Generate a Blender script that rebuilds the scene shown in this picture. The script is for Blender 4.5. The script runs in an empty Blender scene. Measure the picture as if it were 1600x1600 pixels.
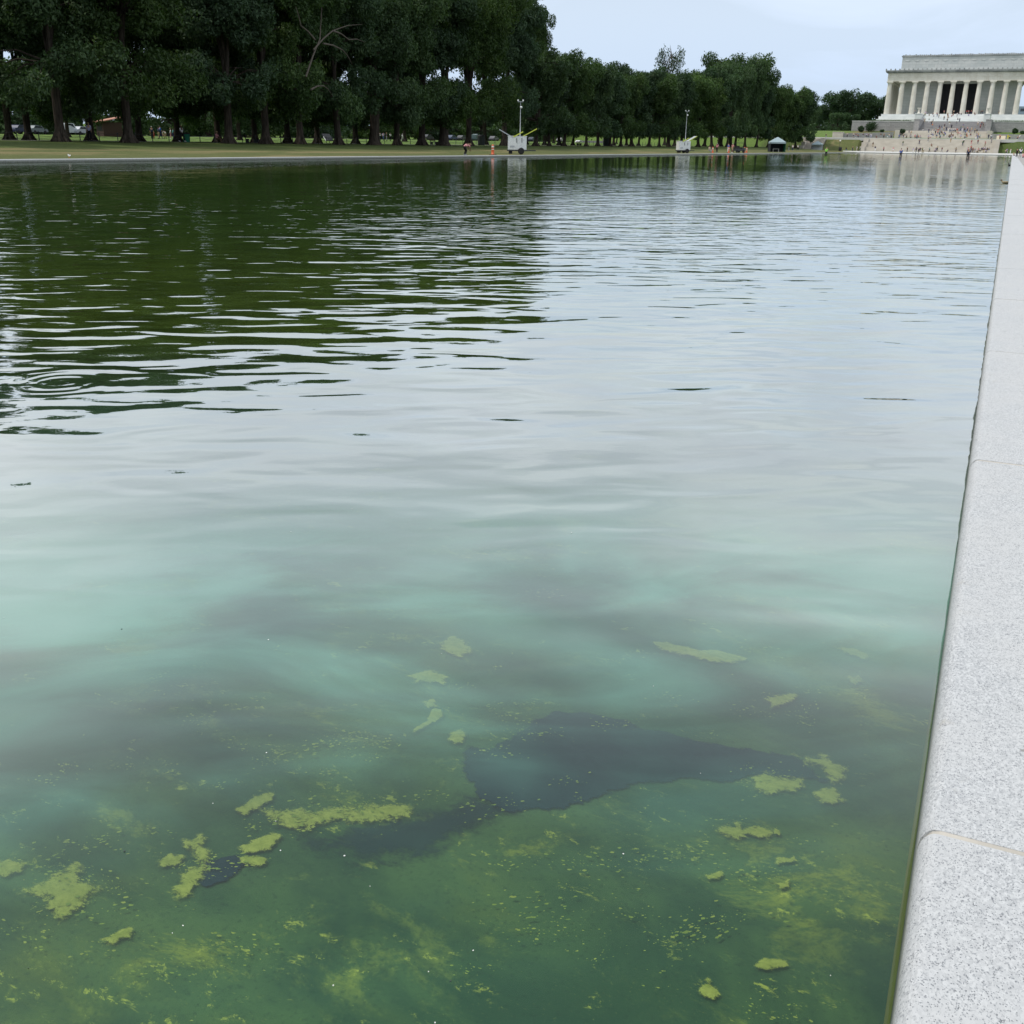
import bpy, bmesh, math, random
import numpy as np
from mathutils import Vector, Matrix

scene = bpy.context.scene
COL = scene.collection
R_ = math.radians

# ------------------------------------------------------------------ camera
# world: +Y runs along the pool towards the memorial, +X to the right bank, Z = 0 at the top of the pool coping
F_PX, PITCH, YAW, ROLL, EYE = 1600.0, 19.808, 24.452, 0.9045, 1.203
_p, _a, _r = R_(PITCH), R_(YAW), R_(ROLL)
FW = Vector((-math.sin(_a) * math.cos(_p), math.cos(_a) * math.cos(_p), -math.sin(_p)))
_rt = Vector((math.cos(_a), math.sin(_a), 0))
_up = _rt.cross(FW)
RT = _rt * math.cos(_r) + _up * math.sin(_r)
UP = -_rt * math.sin(_r) + _up * math.cos(_r)
EYE_P = Vector((0, 0, EYE))
cam_d = bpy.data.cameras.new('camera')
cam = bpy.data.objects.new('camera', cam_d)
COL.objects.link(cam)
cam_d.sensor_width = 36.0
cam_d.lens = 36.0 * F_PX / 1600.0
cam_d.clip_start = 0.05
cam_d.clip_end = 12000
m3 = Matrix((RT, UP, -FW)).transposed()
cam.matrix_world = Matrix.Translation(EYE_P) @ m3.to_4x4()
scene.camera = cam

# ------------------------------------------------------------------ sun and sky
SUN_DIR = Vector((-0.44, -0.26, 0.86)).normalized()          # towards the sun: high, over the left bank, a little behind
SUN_EL = math.asin(SUN_DIR.z)
SUN_ROT = math.atan2(SUN_DIR.x, SUN_DIR.y)
sun_d = bpy.data.lights.new('sun', 'SUN')
sun_d.energy = 2.1
sun_d.angle = R_(0.6)
sun_d.color = (1.0, 0.95, 0.87)
sun = bpy.data.objects.new('sun', sun_d)
COL.objects.link(sun)
sun.rotation_euler = (-SUN_DIR).to_track_quat('-Z', 'Y').to_euler()

scene.view_settings.view_transform = 'Standard'
scene.view_settings.look = 'None'
scene.view_settings.exposure = 0.10
scene.view_settings.gamma = 1.0
scene.view_settings.use_curve_mapping = False
scene.render.film_transparent = False
scene.cycles.max_bounces = 8
scene.cycles.transparent_max_bounces = 12
scene.cycles.caustics_reflective = False
scene.cycles.caustics_refractive = False


class NT:
    """short-hand for building a node tree"""
    def __init__(s, tree):
        s.t = tree
        s.t.nodes.clear()

    def n(s, typ, ins=None, **kw):
        nd = s.t.nodes.new(typ)
        for k, v in kw.items():
            setattr(nd, k, v)
        for k, v in (ins or {}).items():
            s.set(nd, k, v)
        return nd

    def set(s, nd, k, v):
        sock = nd.inputs[k]
        if isinstance(v, bpy.types.NodeSocket):
            s.t.links.new(v, sock)
        elif isinstance(v, bpy.types.Node):
            s.t.links.new(v.outputs[0], sock)
        else:
            if isinstance(v, (tuple, list)) and len(v) == 3 and sock.type == 'RGBA':
                v = (*v, 1)
            sock.default_value = v

    def math(s, op, a, b=0.0, c=None, clamp=False):
        nd = s.n('ShaderNodeMath', operation=op, use_clamp=clamp)
        s.set(nd, 0, a)
        s.set(nd, 1, b)
        if c is not None:
            s.set(nd, 2, c)
        return nd.outputs[0]

    def mix(s, f, a, b, blend='MIX'):
        nd = s.n('ShaderNodeMix', data_type='RGBA', blend_type=blend)
        s.set(nd, 0, f)
        s.set(nd, 6, a)
        s.set(nd, 7, b)
        return nd.outputs[2]

    def ramp(s, f, stops, interp='LINEAR'):
        nd = s.n('ShaderNodeValToRGB')
        cr = nd.color_ramp
        cr.interpolation = interp
        while len(cr.elements) < len(stops):
            cr.elements.new(0.5)
        for e, (p, c) in zip(cr.elements, stops):
            e.position = p
            e.color = (*c, 1) if isinstance(c, (tuple, list)) else (c, c, c, 1)
        s.set(nd, 0, f)
        return nd.outputs[0]

    def rng(s, v, a, b, c=0.0, d=1.0, smooth=True):
        nd = s.n('ShaderNodeMapRange', interpolation_type='SMOOTHSTEP' if smooth else 'LINEAR')
        for i, x in enumerate((v, a, b, c, d)):
            s.set(nd, i, x)
        return nd.outputs[0]

    def noise(s, vec, scale, detail=3.0, rough=0.55, dist=0.0):
        return s.n('ShaderNodeTexNoise', {'Vector': vec, 'Scale': scale, 'Detail': detail, 'Roughness': rough, 'Distortion': dist}).outputs['Fac']

    def mapping(s, vec, scale=(1, 1, 1), rot=(0, 0, 0), loc=(0, 0, 0)):
        return s.n('ShaderNodeMapping', {'Vector': vec, 'Location': loc, 'Rotation': rot, 'Scale': scale}).outputs[0]


world = bpy.data.worlds.new('World')
scene.world = world
world.use_nodes = True
w = NT(world.node_tree)
sky = w.n('ShaderNodeTexSky', sky_type='NISHITA', sun_disc=False)
sky.sun_elevation = SUN_EL
sky.sun_rotation = SUN_ROT
sky.air_density = 1.0
sky.dust_density = 1.2
sky.ozone_density = 1.0
tc = w.n('ShaderNodeTexCoord')
sep = w.n('ShaderNodeSeparateXYZ', {0: tc.outputs['Generated']})
elev = w.math('MAXIMUM', sep.outputs[2], 0.0)
zz = w.math('ADD', elev, 0.16)
comb = w.n('ShaderNodeCombineXYZ', {0: w.math('DIVIDE', sep.outputs[0], zz), 1: w.math('DIVIDE', sep.outputs[1], zz), 2: 0.0})
c1 = w.noise(comb.outputs[0], 1.15, 6, 0.55, 0.5)
c2 = w.noise(comb.outputs[0], 0.45, 3, 0.5, 0.2)
cl = w.math('ADD', w.math('MULTIPLY', c1, 0.55), w.math('MULTIPLY', c2, 0.5))
cover = w.rng(cl, 0.40, 0.66, 0.64, 1.0)
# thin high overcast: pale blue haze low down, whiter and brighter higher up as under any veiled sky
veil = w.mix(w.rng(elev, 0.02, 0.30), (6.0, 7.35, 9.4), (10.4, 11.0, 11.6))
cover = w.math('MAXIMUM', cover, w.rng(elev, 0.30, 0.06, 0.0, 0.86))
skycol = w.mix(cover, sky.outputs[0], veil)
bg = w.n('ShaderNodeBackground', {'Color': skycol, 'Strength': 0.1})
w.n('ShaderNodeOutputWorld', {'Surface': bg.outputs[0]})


# ------------------------------------------------------------------ helpers
def at(px, py, X=None, Y=None, Z=None):
    """the world point seen at a photograph pixel on the plane X=, Y= or Z="""
    v = RT * ((px - 800) / F_PX) - UP * ((py - 800) / F_PX) + FW
    if Z is not None:
        s = (Z - EYE) / v.z
    elif X is not None:
        s = X / v.x
    else:
        s = Y / v.y
    return EYE_P + v * s


class MB:
    """collects shapes and links them as ONE mesh object"""
    def __init__(s):
        s.v, s.f, s.m, s.s = [], [], [], []

    def add(s, vs, fs, mat=0, smooth=False):
        o = len(s.v)
        s.v += [tuple(v) for v in vs]
        for f in fs:
            s.f.append(tuple(i + o for i in f))
            s.m.append(mat)
            s.s.append(smooth)
        return s

    def box(s, x0, x1, y0, y1, z0, z1, mat=0):
        vs = [(x, y, z) for z in (z0, z1) for y in (y0, y1) for x in (x0, x1)]
        return s.add(vs, [(0, 2, 3, 1), (4, 5, 7, 6), (0, 1, 5, 4), (2, 6, 7, 3), (0, 4, 6, 2), (1, 3, 7, 5)], mat)

    def cbox(s, c, d, mat=0, M=None):
        vs = [Vector((sx * d[0] / 2, sy * d[1] / 2, sz * d[2] / 2)) for sz in (-1, 1) for sy in (-1, 1) for sx in (-1, 1)]
        vs = [(M @ v if M else v) + Vector(c) for v in vs]
        return s.add(vs, [(0, 2, 3, 1), (4, 5, 7, 6), (0, 1, 5, 4), (2, 6, 7, 3), (0, 4, 6, 2), (1, 3, 7, 5)], mat)

    def extrude_x(s, prof, x0, x1, mat=0, smooth=False):
        """closed (y, z) profile swept along x"""
        n = len(prof)
        vs = [(x0, y, z) for y, z in prof] + [(x1, y, z) for y, z in prof]
        fs = [(i, (i + 1) % n, n + (i + 1) % n, n + i) for i in range(n)]
        s.add(vs, fs, mat, smooth)
        return s.add(vs, [tuple(range(n))[::-1], tuple(range(n, 2 * n))], mat)

    def extrude_y(s, prof, y0, y1, mat=0, smooth=False):
        n = len(prof)
        vs = [(x, y0, z) for x, z in prof] + [(x, y1, z) for x, z in prof]
        fs = [(i, n + i, n + (i + 1) % n, (i + 1) % n) for i in range(n)]
        s.add(vs, fs, mat, smooth)
        return s.add(vs, [tuple(range(n)), tuple(range(n, 2 * n))[::-1]], mat)

    def tube(s, pts, rad, n=8, mat=0, smooth=True, cap=True):
        pts = [Vector(p) for p in pts]
        if not isinstance(rad, (list, tuple)):
            rad = [rad] * len(pts)
        vs = []
        ref = Vector((0.31, 0.95, 0.05))
        for i, p in enumerate(pts):
            t = (pts[min(i + 1, len(pts) - 1)] - pts[max(i - 1, 0)]).normalized()
            a = t.cross(ref if abs(t.dot(ref)) < 0.95 else Vector((1, 0, 0))).normalized()
            b = t.cross(a)
            for k in range(n):
                g = 2 * math.pi * k / n
                vs.append(p + (a * math.cos(g) + b * math.sin(g)) * rad[i])
        fs = [(i * n + k, i * n + (k + 1) % n, (i + 1) * n + (k + 1) % n, (i + 1) * n + k) for i in range(len(pts) - 1) for k in range(n)]
        s.add(vs, fs, mat, smooth)
        if cap:
            s.add(vs, [tuple(range(n))[::-1], tuple(range(len(vs) - n, len(vs)))], mat)
        return s

    def lathe(s, prof, n=16, mat=0, smooth=True, c=(0, 0, 0)):
        vs = [(c[0] + r * math.cos(2 * math.pi * k / n), c[1] + r * math.sin(2 * math.pi * k / n), c[2] + z) for r, z in prof for k in range(n)]
        fs = [(i * n + k, i * n + (k + 1) % n, (i + 1) * n + (k + 1) % n, (i + 1) * n + k) for i in range(len(prof) - 1) for k in range(n)]
        s.add(vs, fs, mat, smooth)
        return s.add(vs, [tuple(range(n))[::-1], tuple(range(len(vs) - n, len(vs)))], mat)

    def ball(s, c, r, nu=8, nv=5, mat=0):
        r = r if isinstance(r, (tuple, list)) else (r, r, r)
        vs = []
        for j in range(1, nv):
            t = math.pi * j / nv
            for k in range(nu):
                g = 2 * math.pi * k / nu
                vs.append((c[0] + r[0] * math.sin(t) * math.cos(g), c[1] + r[1] * math.sin(t) * math.sin(g), c[2] + r[2] * math.cos(t)))
        vs += [(c[0], c[1], c[2] + r[2]), (c[0], c[1], c[2] - r[2])]
        T, B = len(vs) - 2, len(vs) - 1
        fs = [(j * nu + k, (j + 1) * nu + k, (j + 1) * nu + (k + 1) % nu, j * nu + (k + 1) % nu) for j in range(nv - 2) for k in range(nu)]
        fs += [(T, k, (k + 1) % nu) for k in range(nu)] + [(B, (nv - 2) * nu + (k + 1) % nu, (nv - 2) * nu + k) for k in range(nu)]
        return s.add(vs, fs, mat, True)

    def mesh(s, name, mats):
        me = bpy.data.meshes.new(name)
        me.from_pydata(s.v, [], s.f)
        for m in (mats if isinstance(mats, (list, tuple)) else [mats]):
            me.materials.append(m)
        me.polygons.foreach_set('material_index', s.m)
        me.polygons.foreach_set('use_smooth', s.s)
        me.update()
        return me

    def build(s, name, mats, parent=None, loc=(0, 0, 0), rotz=0.0):
        return link(name, s.mesh(name, mats), parent, loc, rotz)


def link(name, data, parent=None, loc=(0, 0, 0), rotz=0.0):
    o = bpy.data.objects.new(name, data)
    COL.objects.link(o)
    o.parent = parent
    o.location = loc
    o.rotation_euler = (0, 0, rotz)
    return o


def tag(o, label=None, cat=None, group=None, kind=None):
    for k, v in (('label', label), ('category', cat), ('group', group), ('kind', kind)):
        if v:
            o[k] = v
    return o


def empty(name, loc=(0, 0, 0), rotz=0.0):
    o = link(name, None, None, loc, rotz)
    o.empty_display_size = 0.3
    return o


def copy_tree(o, parent=None):
    c = o.copy()
    COL.objects.link(c)
    c.parent = parent
    for ch in list(o.children):
        copy_tree(ch, c)
    return c


def mat(name, color, rough=0.7, spec=0.3, metallic=0.0):
    m = bpy.data.materials.new(name)
    m.use_nodes = True
    t = NT(m.node_tree)
    tcx = t.n('ShaderNodeTexCoord')
    nz = t.noise(tcx.outputs['Object'], 9.0, 4, 0.6)
    c = t.mix(t.rng(nz, 0.3, 0.7), tuple(x * 0.86 for x in color), tuple(min(1, x * 1.1) for x in color))
    b = t.n('ShaderNodeBsdfPrincipled', {'Base Color': c, 'Roughness': rough, 'Specular IOR Level': spec, 'Metallic': metallic})
    t.n('ShaderNodeOutputMaterial', {0: b.outputs[0]})
    return m


def newmat(name):
    m = bpy.data.materials.new(name)
    m.use_nodes = True
    return m, NT(m.node_tree)


# ------------------------------------------------------------------ materials of the setting
def granite_mat():
    m, t = newmat('speckled_granite')
    pos = t.n('ShaderNodeNewGeometry').outputs['Position']
    pm = t.mapping(pos, (1, 0.8, 1), (0, 0, 0.4))
    v1 = t.n('ShaderNodeTexVoronoi', {'Vector': pm, 'Scale': 390.0}, feature='F1')
    r1 = t.n('ShaderNodeSeparateColor', {0: v1.outputs['Color']})
    big = t.noise(pos, 26.0, 3, 0.6)
    vor = t.math('MULTIPLY', t.math('LESS_THAN', r1.outputs[0], t.rng(big, 0.3, 0.75, 0.05, 0.22)), t.math('LESS_THAN', v1.outputs['Distance'], 0.55))
    irr = t.rng(t.noise(pm, 185.0, 4, 0.75, 0.8), 0.555, 0.60)
    dark = t.math('MAXIMUM', t.math('MULTIPLY', vor, 0.8), t.math('MULTIPLY', irr, t.rng(big, 0.3, 0.7, 0.45, 1.0)))
    v2 = t.n('ShaderNodeTexVoronoi', {'Vector': pm, 'Scale': 190.0}, feature='F1')
    r2 = t.n('ShaderNodeSeparateColor', {0: v2.outputs['Color']})
    grain = t.mix(r2.outputs[1], (0.36, 0.37, 0.38), (0.54, 0.55, 0.555))
    soft = t.noise(pos, 2.2, 4, 0.6)
    grain = t.mix(t.rng(soft, 0.35, 0.7), grain, (0.475, 0.48, 0.48))
    speck = t.mix(r1.outputs[2], (0.06, 0.065, 0.075), (0.22, 0.235, 0.255))
    col = t.mix(t.math('MULTIPLY', dark, 0.95), grain, speck)
    st = t.math('MULTIPLY', t.rng(t.noise(pos, 7.0, 5, 0.7), 0.60, 0.76), 0.5)
    col = t.mix(st, col, (0.33, 0.30, 0.25))
    spot = t.math('MULTIPLY', t.rng(t.noise(pos, 30.0, 3, 0.6), 0.66, 0.74), t.rng(t.noise(pos, 2.6, 3, 0.6), 0.52, 0.62))
    col = t.mix(t.math('MULTIPLY', spot, 0.7), col, (0.13, 0.115, 0.095))
    px_ = t.n('ShaderNodeSeparateXYZ', {0: pos})
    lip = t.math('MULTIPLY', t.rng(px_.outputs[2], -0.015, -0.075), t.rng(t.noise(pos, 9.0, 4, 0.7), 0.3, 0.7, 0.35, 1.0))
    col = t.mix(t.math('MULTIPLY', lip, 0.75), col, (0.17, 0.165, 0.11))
    oi = t.n('ShaderNodeObjectInfo')
    col = t.mix(t.rng(oi.outputs['Random'], 0, 1, 0.0, 0.10, False), col, (0.36, 0.365, 0.37))
    bmp = t.n('ShaderNodeBump', {'Strength': 0.25, 'Distance': 0.002, 'Height': t.noise(pos, 160, 2)})
    b = t.n('ShaderNodeBsdfPrincipled', {'Base Color': col, 'Roughness': 0.62, 'Specular IOR Level': 0.35, 'Normal': bmp.outputs[0]})
    t.n('ShaderNodeOutputMaterial', {0: b.outputs[0]})
    return m


def stone_mat(name, c0, c1, course=0.0, rough=0.75, streak=0.25, streak_col=(0.2, 0.19, 0.17), bump=0.3):
    """weathered stone; optional faint ashlar tone from block to block"""
    m, t = newmat(name)
    pos = t.n('ShaderNodeNewGeometry').outputs['Position']
    n1 = t.noise(pos, 0.35, 5, 0.6)
    col = t.mix(t.rng(n1, 0.3, 0.7), c0, c1)
    if course:
        sep = t.n('ShaderNodeSeparateXYZ', {0: pos})
        cb = t.n('ShaderNodeCombineXYZ', {0: t.math('ADD', sep.outputs[0], sep.outputs[1]), 1: sep.outputs[2], 2: 0.0})
        br = t.n('ShaderNodeTexBrick', {'Vector': cb.outputs[0], 'Color1': c0, 'Color2': c1, 'Mortar': tuple(x * 0.55 for x in c0), 'Scale': 1.0,
                                        'Mortar Size': 0.03, 'Brick Width': course * 2.4, 'Row Height': course})
        col = t.mix(0.6, col, br.outputs[0])
    vs = t.mapping(pos, (1.6, 1.6, 0.15))
    stf = t.math('MULTIPLY', t.rng(t.noise(vs, 0.9, 4, 0.65), 0.5, 0.78), streak)
    col = t.mix(stf, col, streak_col)
    bm = t.n('ShaderNodeBump', {'Strength': bump, 'Distance': 0.02, 'Height': t.noise(pos, 4.0, 4)})
    b = t.n('ShaderNodeBsdfPrincipled', {'Base Color': col, 'Roughness': rough, 'Specular IOR Level': 0.25, 'Normal': bm.outputs[0]})
    t.n('ShaderNodeOutputMaterial', {0: b.outputs[0]})
    return m


def grass_mat():
    m, t = newmat('grass')
    pos = t.n('ShaderNodeNewGeometry').outputs['Position']
    sep = t.n('ShaderNodeSeparateXYZ', {0: pos})
    n1 = t.noise(t.mapping(pos, (0.22, 0.05, 0.2)), 1.0, 5, 0.65, 0.4)
    n2 = t.noise(pos, 2.2, 5, 0.7)
    n3 = t.noise(pos, 18.0, 3, 0.7)
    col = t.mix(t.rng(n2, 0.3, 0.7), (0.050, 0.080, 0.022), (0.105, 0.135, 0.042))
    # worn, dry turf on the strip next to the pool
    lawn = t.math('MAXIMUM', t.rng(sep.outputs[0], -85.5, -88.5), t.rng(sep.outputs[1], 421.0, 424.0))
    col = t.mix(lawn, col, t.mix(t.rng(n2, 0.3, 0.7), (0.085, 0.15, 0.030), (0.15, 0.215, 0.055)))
    dryband = t.math('MULTIPLY', t.rng(sep.outputs[0], -74.0, -58.0), t.rng(sep.outputs[0], -40, -47))
    dry = t.math('MULTIPLY', t.math('ADD', t.math('MULTIPLY', dryband, 0.25), t.rng(n1, 0.48, 0.64, 0, 0.8)), dryband, clamp=True)
    col = t.mix(dry, col, t.mix(n2, (0.18, 0.15, 0.075), (0.26, 0.22, 0.11)))
    col = t.mix(t.math('MULTIPLY', n3, 0.35), col, (0.025, 0.04, 0.012))
    bm = t.n('ShaderNodeBump', {'Strength': 0.6, 'Distance': 0.06, 'Height': n3})
    b = t.n('ShaderNodeBsdfPrincipled', {'Base Color': col, 'Roughness': 0.9, 'Specular IOR Level': 0.1, 'Normal': bm.outputs[0]})
    t.n('ShaderNodeOutputMaterial', {0: b.outputs[0]})
    return m


def leaf_mat(name, c_dark, c_mid, c_lite):
    m, t = newmat(name)
    at_ = t.n('ShaderNodeAttribute', attribute_name='rnd')
    oi = t.n('ShaderNodeObjectInfo')
    col = t.ramp(at_.outputs['Fac'], [(0.0, c_dark), (0.55, c_mid), (1.0, c_lite)])
    hs = t.n('ShaderNodeHueSaturation', {'Hue': t.rng(oi.outputs['Random'], 0, 1, 0.485, 0.515, False), 'Saturation': t.rng(oi.outputs['Random'], 0, 1, 1.1, 0.8, False),
                                         'Value': t.rng(t.math('FRACT', t.math('MULTIPLY', oi.outputs['Random'], 7.3)), 0, 1, 0.8, 1.2, False), 'Color': col})
    d = t.n('ShaderNodeBsdfDiffuse', {'Color': hs.outputs[0]})
    tr = t.n('ShaderNodeBsdfTranslucent', {'Color': t.mix(1.0, hs.outputs[0], (0.9, 1.1, 0.35), 'MULTIPLY')})
    gl = t.n('ShaderNodeBsdfGlossy', {'Color': (0.5, 0.55, 0.5), 'Roughness': 0.55})
    mx = t.n('ShaderNodeMixShader', {0: 0.32, 1: d.outputs[0], 2: tr.outputs[0]})
    mx2 = t.n('ShaderNodeMixShader', {0: 0.03, 1: mx.outputs[0], 2: gl.outputs[0]})
    t.n('ShaderNodeOutputMaterial', {0: mx2.outputs[0]})
    return m


def bark_mat():
    m, t = newmat('bark')
    pos = t.n('ShaderNodeTexCoord').outputs['Object']
    n1 = t.noise(t.mapping(pos, (6, 6, 0.9)), 1.0, 5, 0.7)
    col = t.mix(t.rng(n1, 0.3, 0.7), (0.022, 0.018, 0.015), (0.075, 0.062, 0.050))
    bm = t.n('ShaderNodeBump', {'Strength': 0.8, 'Distance': 0.05, 'Height': n1})
    b = t.n('ShaderNodeBsdfPrincipled', {'Base Color': col, 'Roughness': 0.9, 'Specular IOR Level': 0.1, 'Normal': bm.outputs[0]})
    t.n('ShaderNodeOutputMaterial', {0: b.outputs[0]})
    return m


def water_mat():
    m, t = newmat('pond_water')
    pos = t.n('ShaderNodeNewGeometry').outputs['Position']
    # wind blows along the view: crests lie across it
    u = t.mapping(pos, (1, 1, 1), (0, 0, R_(-YAW - 4)))
    sp = t.n('ShaderNodeSeparateXYZ', {0: u})
    dist = sp.outputs[1]
    calm = t.rng(dist, 2.2, 6.0, 0.0, 1.0)                       # the sheltered corner by the coping is nearly still
    far = t.rng(dist, 7.0, 24.0, 0.0, 1.0)
    fade = t.math('POWER', t.math('DIVIDE', 16.0, t.math('MAXIMUM', dist, 16.0)), 0.72)
    gust = t.rng(t.noise(t.mapping(u, (0.10, 0.05, 1)), 1.0, 3, 0.6), 0.32, 0.68, 0.55, 1.3)
    amp = t.math('MULTIPLY', gust, fade)
    swell = t.noise(t.mapping(u, (0.55, 1.0, 1)), 1.0, 2, 0.45, 0.6)
    h = t.math('MULTIPLY', swell, t.math('ADD', 0.018, t.math('MULTIPLY', calm, 0.010)))
    h = t.math('MULTIPLY', h, fade)
    w1 = t.noise(t.mapping(u, (1.5, 3.3, 1)), 1.0, 1.0, 0.4, 0.5)
    h = t.math('ADD', h, t.math('MULTIPLY', w1, t.math('MULTIPLY', t.math('ADD', 0.0012, t.math('MULTIPLY', calm, 0.0190)), amp)))
    w2 = t.noise(t.mapping(u, (3.8, 6.4, 1), (0, 0, 0.3)), 1.0, 1.5, 0.5, 0.3)
    h = t.math('ADD', h, t.math('MULTIPLY', w2, t.math('MULTIPLY', t.math('ADD', t.math('MULTIPLY', calm, 0.0010), t.math('MULTIPLY', far, 0.0100)), amp)))
    w3 = t.noise(t.mapping(u, (0.75, 0.95, 1), (0, 0, -0.2)), 1.0, 2, 0.5, 0.4)
    h = t.math('ADD', h, t.math('MULTIPLY', w3, t.math('MULTIPLY', t.math('MULTIPLY', t.math('MULTIPLY', far, gust), 0.054), fade)))
    w4 = t.noise(t.mapping(u, (5.0, 9.0, 1), (0, 0, -0.5)), 1.0, 2, 0.55)
    h = t.math('ADD', h, t.math('MULTIPLY', w4, t.math('MULTIPLY', t.math('MULTIPLY', calm, gust), 0.0010)))
    # one faint ring of ripples where something broke the surface
    c = at(95, 598, Z=-0.19)
    dv = t.n('ShaderNodeVectorMath', {0: pos, 1: tuple(c)}, operation='DISTANCE')
    dd = t.math('ADD', dv.outputs['Value'], t.math('MULTIPLY', w1, 0.12))
    ring = t.math('MULTIPLY', t.math('SINE', t.math('MULTIPLY', dd, 60.0)), t.rng(dd, 0.62, 0.25, 0.0, 0.0007))
    h = t.math('ADD', h, ring)
    bmp = t.n('ShaderNodeBump', {'Strength': 1.0, 'Distance': 1.0, 'Height': h})
    # ripples seen at a grazing angle show mostly the faces turned to the eye
    inc = t.n('ShaderNodeNewGeometry').outputs['Incoming']
    kk = t.math('MULTIPLY', t.math('MULTIPLY', far, fade), 0.028)
    sc = t.n('ShaderNodeVectorMath', {0: inc, 3: kk}, operation='SCALE')
    ad = t.n('ShaderNodeVectorMath', {0: bmp.outputs[0], 1: sc.outputs[0]}, operation='ADD')
    nor = t.n('ShaderNodeVectorMath', {0: ad.outputs[0]}, operation='NORMALIZE').outputs[0]
    lw = t.n('ShaderNodeLayerWeight', {'Blend': 0.5, 'Normal': nor})
    fc = t.n('ShaderNodeFloatCurve', {'Value': lw.outputs['Facing']})
    pts = [(0.0, 0.02), (0.22, 0.024), (0.32, 0.032), (0.44, 0.075), (0.546, 0.20), (0.633, 0.36), (0.72, 0.54), (0.80, 0.63), (0.90, 0.76), (1.0, 0.96)]
    cv = fc.mapping.curves[0]
    while len(cv.points) < len(pts):
        cv.points.new(0.5, 0.5)
    for p, q in zip(cv.points, pts):
        p.location = q
    fc.mapping.update()
    gl = t.n('ShaderNodeBsdfGlossy', {'Color': (0.97, 0.98, 0.98), 'Roughness': 0.015, 'Normal': nor})
    tr = t.n('ShaderNodeBsdfTransparent', {'Color': (0.80, 0.91, 0.68)})
    mur_n = t.noise(t.mapping(pos, (0.09, 0.05, 1)), 1.0, 3, 0.5)
    olive = t.mix(t.rng(dist, 8.0, 20.0), (0.072, 0.112, 0.018), (0.043, 0.086, 0.017))
    olive = t.mix(t.rng(mur_n, 0.35, 0.65, 0.0, 0.35), olive, (0.030, 0.050, 0.012))
    # suspended silt hangs in slow swirls
    sw = t.noise(t.mapping(pos, (0.55, 0.55, 1)), 1.0, 3, 0.5, 2.2)
    sw2 = t.noise(t.mapping(u, (0.8, 1.7, 1)), 1.0, 4, 0.55, 1.6)
    swm = t.math('ADD', t.math('MULTIPLY', sw, 0.5), t.math('MULTIPLY', sw2, 0.5))
    swirl = t.rng(swm, 0.38, 0.64, 0.55, 1.3)
    dm = t.math('ADD', dist, t.math('MULTIPLY', t.math('SUBTRACT', swm, 0.5), 2.6))
    murk_col = t.mix(t.rng(dm, 3.0, 4.7), (0.105, 0.275, 0.205), t.mix(t.rng(dist, 5.0, 8.0), (0.050, 0.095, 0.060), olive))
    mu = t.n('ShaderNodeBsdfDiffuse', {'Color': murk_col})
    mf = t.math('ADD', t.math('MULTIPLY', t.rng(dm, 1.6, 3.5, 0.05, 0.66), swirl), t.rng(dist, 5.0, 12.0, 0.0, 0.36), clamp=True)
    body = t.n('ShaderNodeMixShader', {0: mf, 1: tr.outputs[0], 2: mu.outputs[0]})
    out = t.n('ShaderNodeMixShader', {0: fc.outputs[0], 1: body.outputs[0], 2: gl.outputs[0]})
    t.n('ShaderNodeOutputMaterial', {0: out.outputs[0]})
    return m


def floor_mat():
    m, t = newmat('algae_covered_floor')
    pos = t.n('ShaderNodeNewGeometry').outputs['Position']
    st = t.mapping(pos, (1.0, 1.7, 1), (0, 0, 0.5))
    n1 = t.noise(st, 0.9, 5, 0.62, 0.8)
    n2 = t.noise(st, 4.5, 6, 0.72, 0.6)
    n3 = t.noise(pos, 70.0, 3, 0.7)
    n0 = t.noise(st, 0.55, 4, 0.6, 0.5)
    col = t.mix(t.rng(n1, 0.36, 0.62), (0.024, 0.062, 0.054), (0.070, 0.128, 0.078))
    col = t.mix(t.math('MULTIPLY', t.rng(n0, 0.50, 0.66), t.rng(n2, 0.30, 0.62, 0.1, 0.65)), col, (0.15, 0.185, 0.055))
    n4 = t.noise(st, 1.7, 7, 0.78, 0.5)
    film = t.rng(t.math('ADD', t.math('MULTIPLY', n4, 0.7), t.math('MULTIPLY', n2, 0.3)), 0.53, 0.63)
    col = t.mix(t.math('MULTIPLY', film, t.rng(n1, 0.40, 0.58, 0.12, 0.85)), col, (0.23, 0.26, 0.080))
    n5 = t.noise(st, 12.0, 8, 0.82, 0.4)
    n6 = t.noise(st, 3.4, 5, 0.7, 0.3)
    bits = t.math('MULTIPLY', t.rng(n5, 0.565, 0.60), t.math('MULTIPLY', t.rng(n6, 0.50, 0.60), t.rng(n4, 0.42, 0.54)))
    col = t.mix(t.math('MULTIPLY', bits, 0.85), col, (0.40, 0.41, 0.12))
    fine = t.noise(pos, 150.0, 4, 0.75)
    col = t.mix(t.math('MULTIPLY', t.rng(fine, 0.60, 0.72), t.rng(n2, 0.35, 0.6, 0.1, 0.5)), col, (0.30, 0.33, 0.13))
    col = t.mix(t.rng(n3, 0.5, 0.25, 0, 0.5), col, (0.020, 0.045, 0.042))
    bm = t.n('ShaderNodeBump', {'Strength': 0.4, 'Distance': 0.01, 'Height': n2})
    b = t.n('ShaderNodeBsdfDiffuse', {'Color': col, 'Normal': bm.outputs[0]})
    t.n('ShaderNodeOutputMaterial', {0: b.outputs[0]})
    return m


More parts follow.
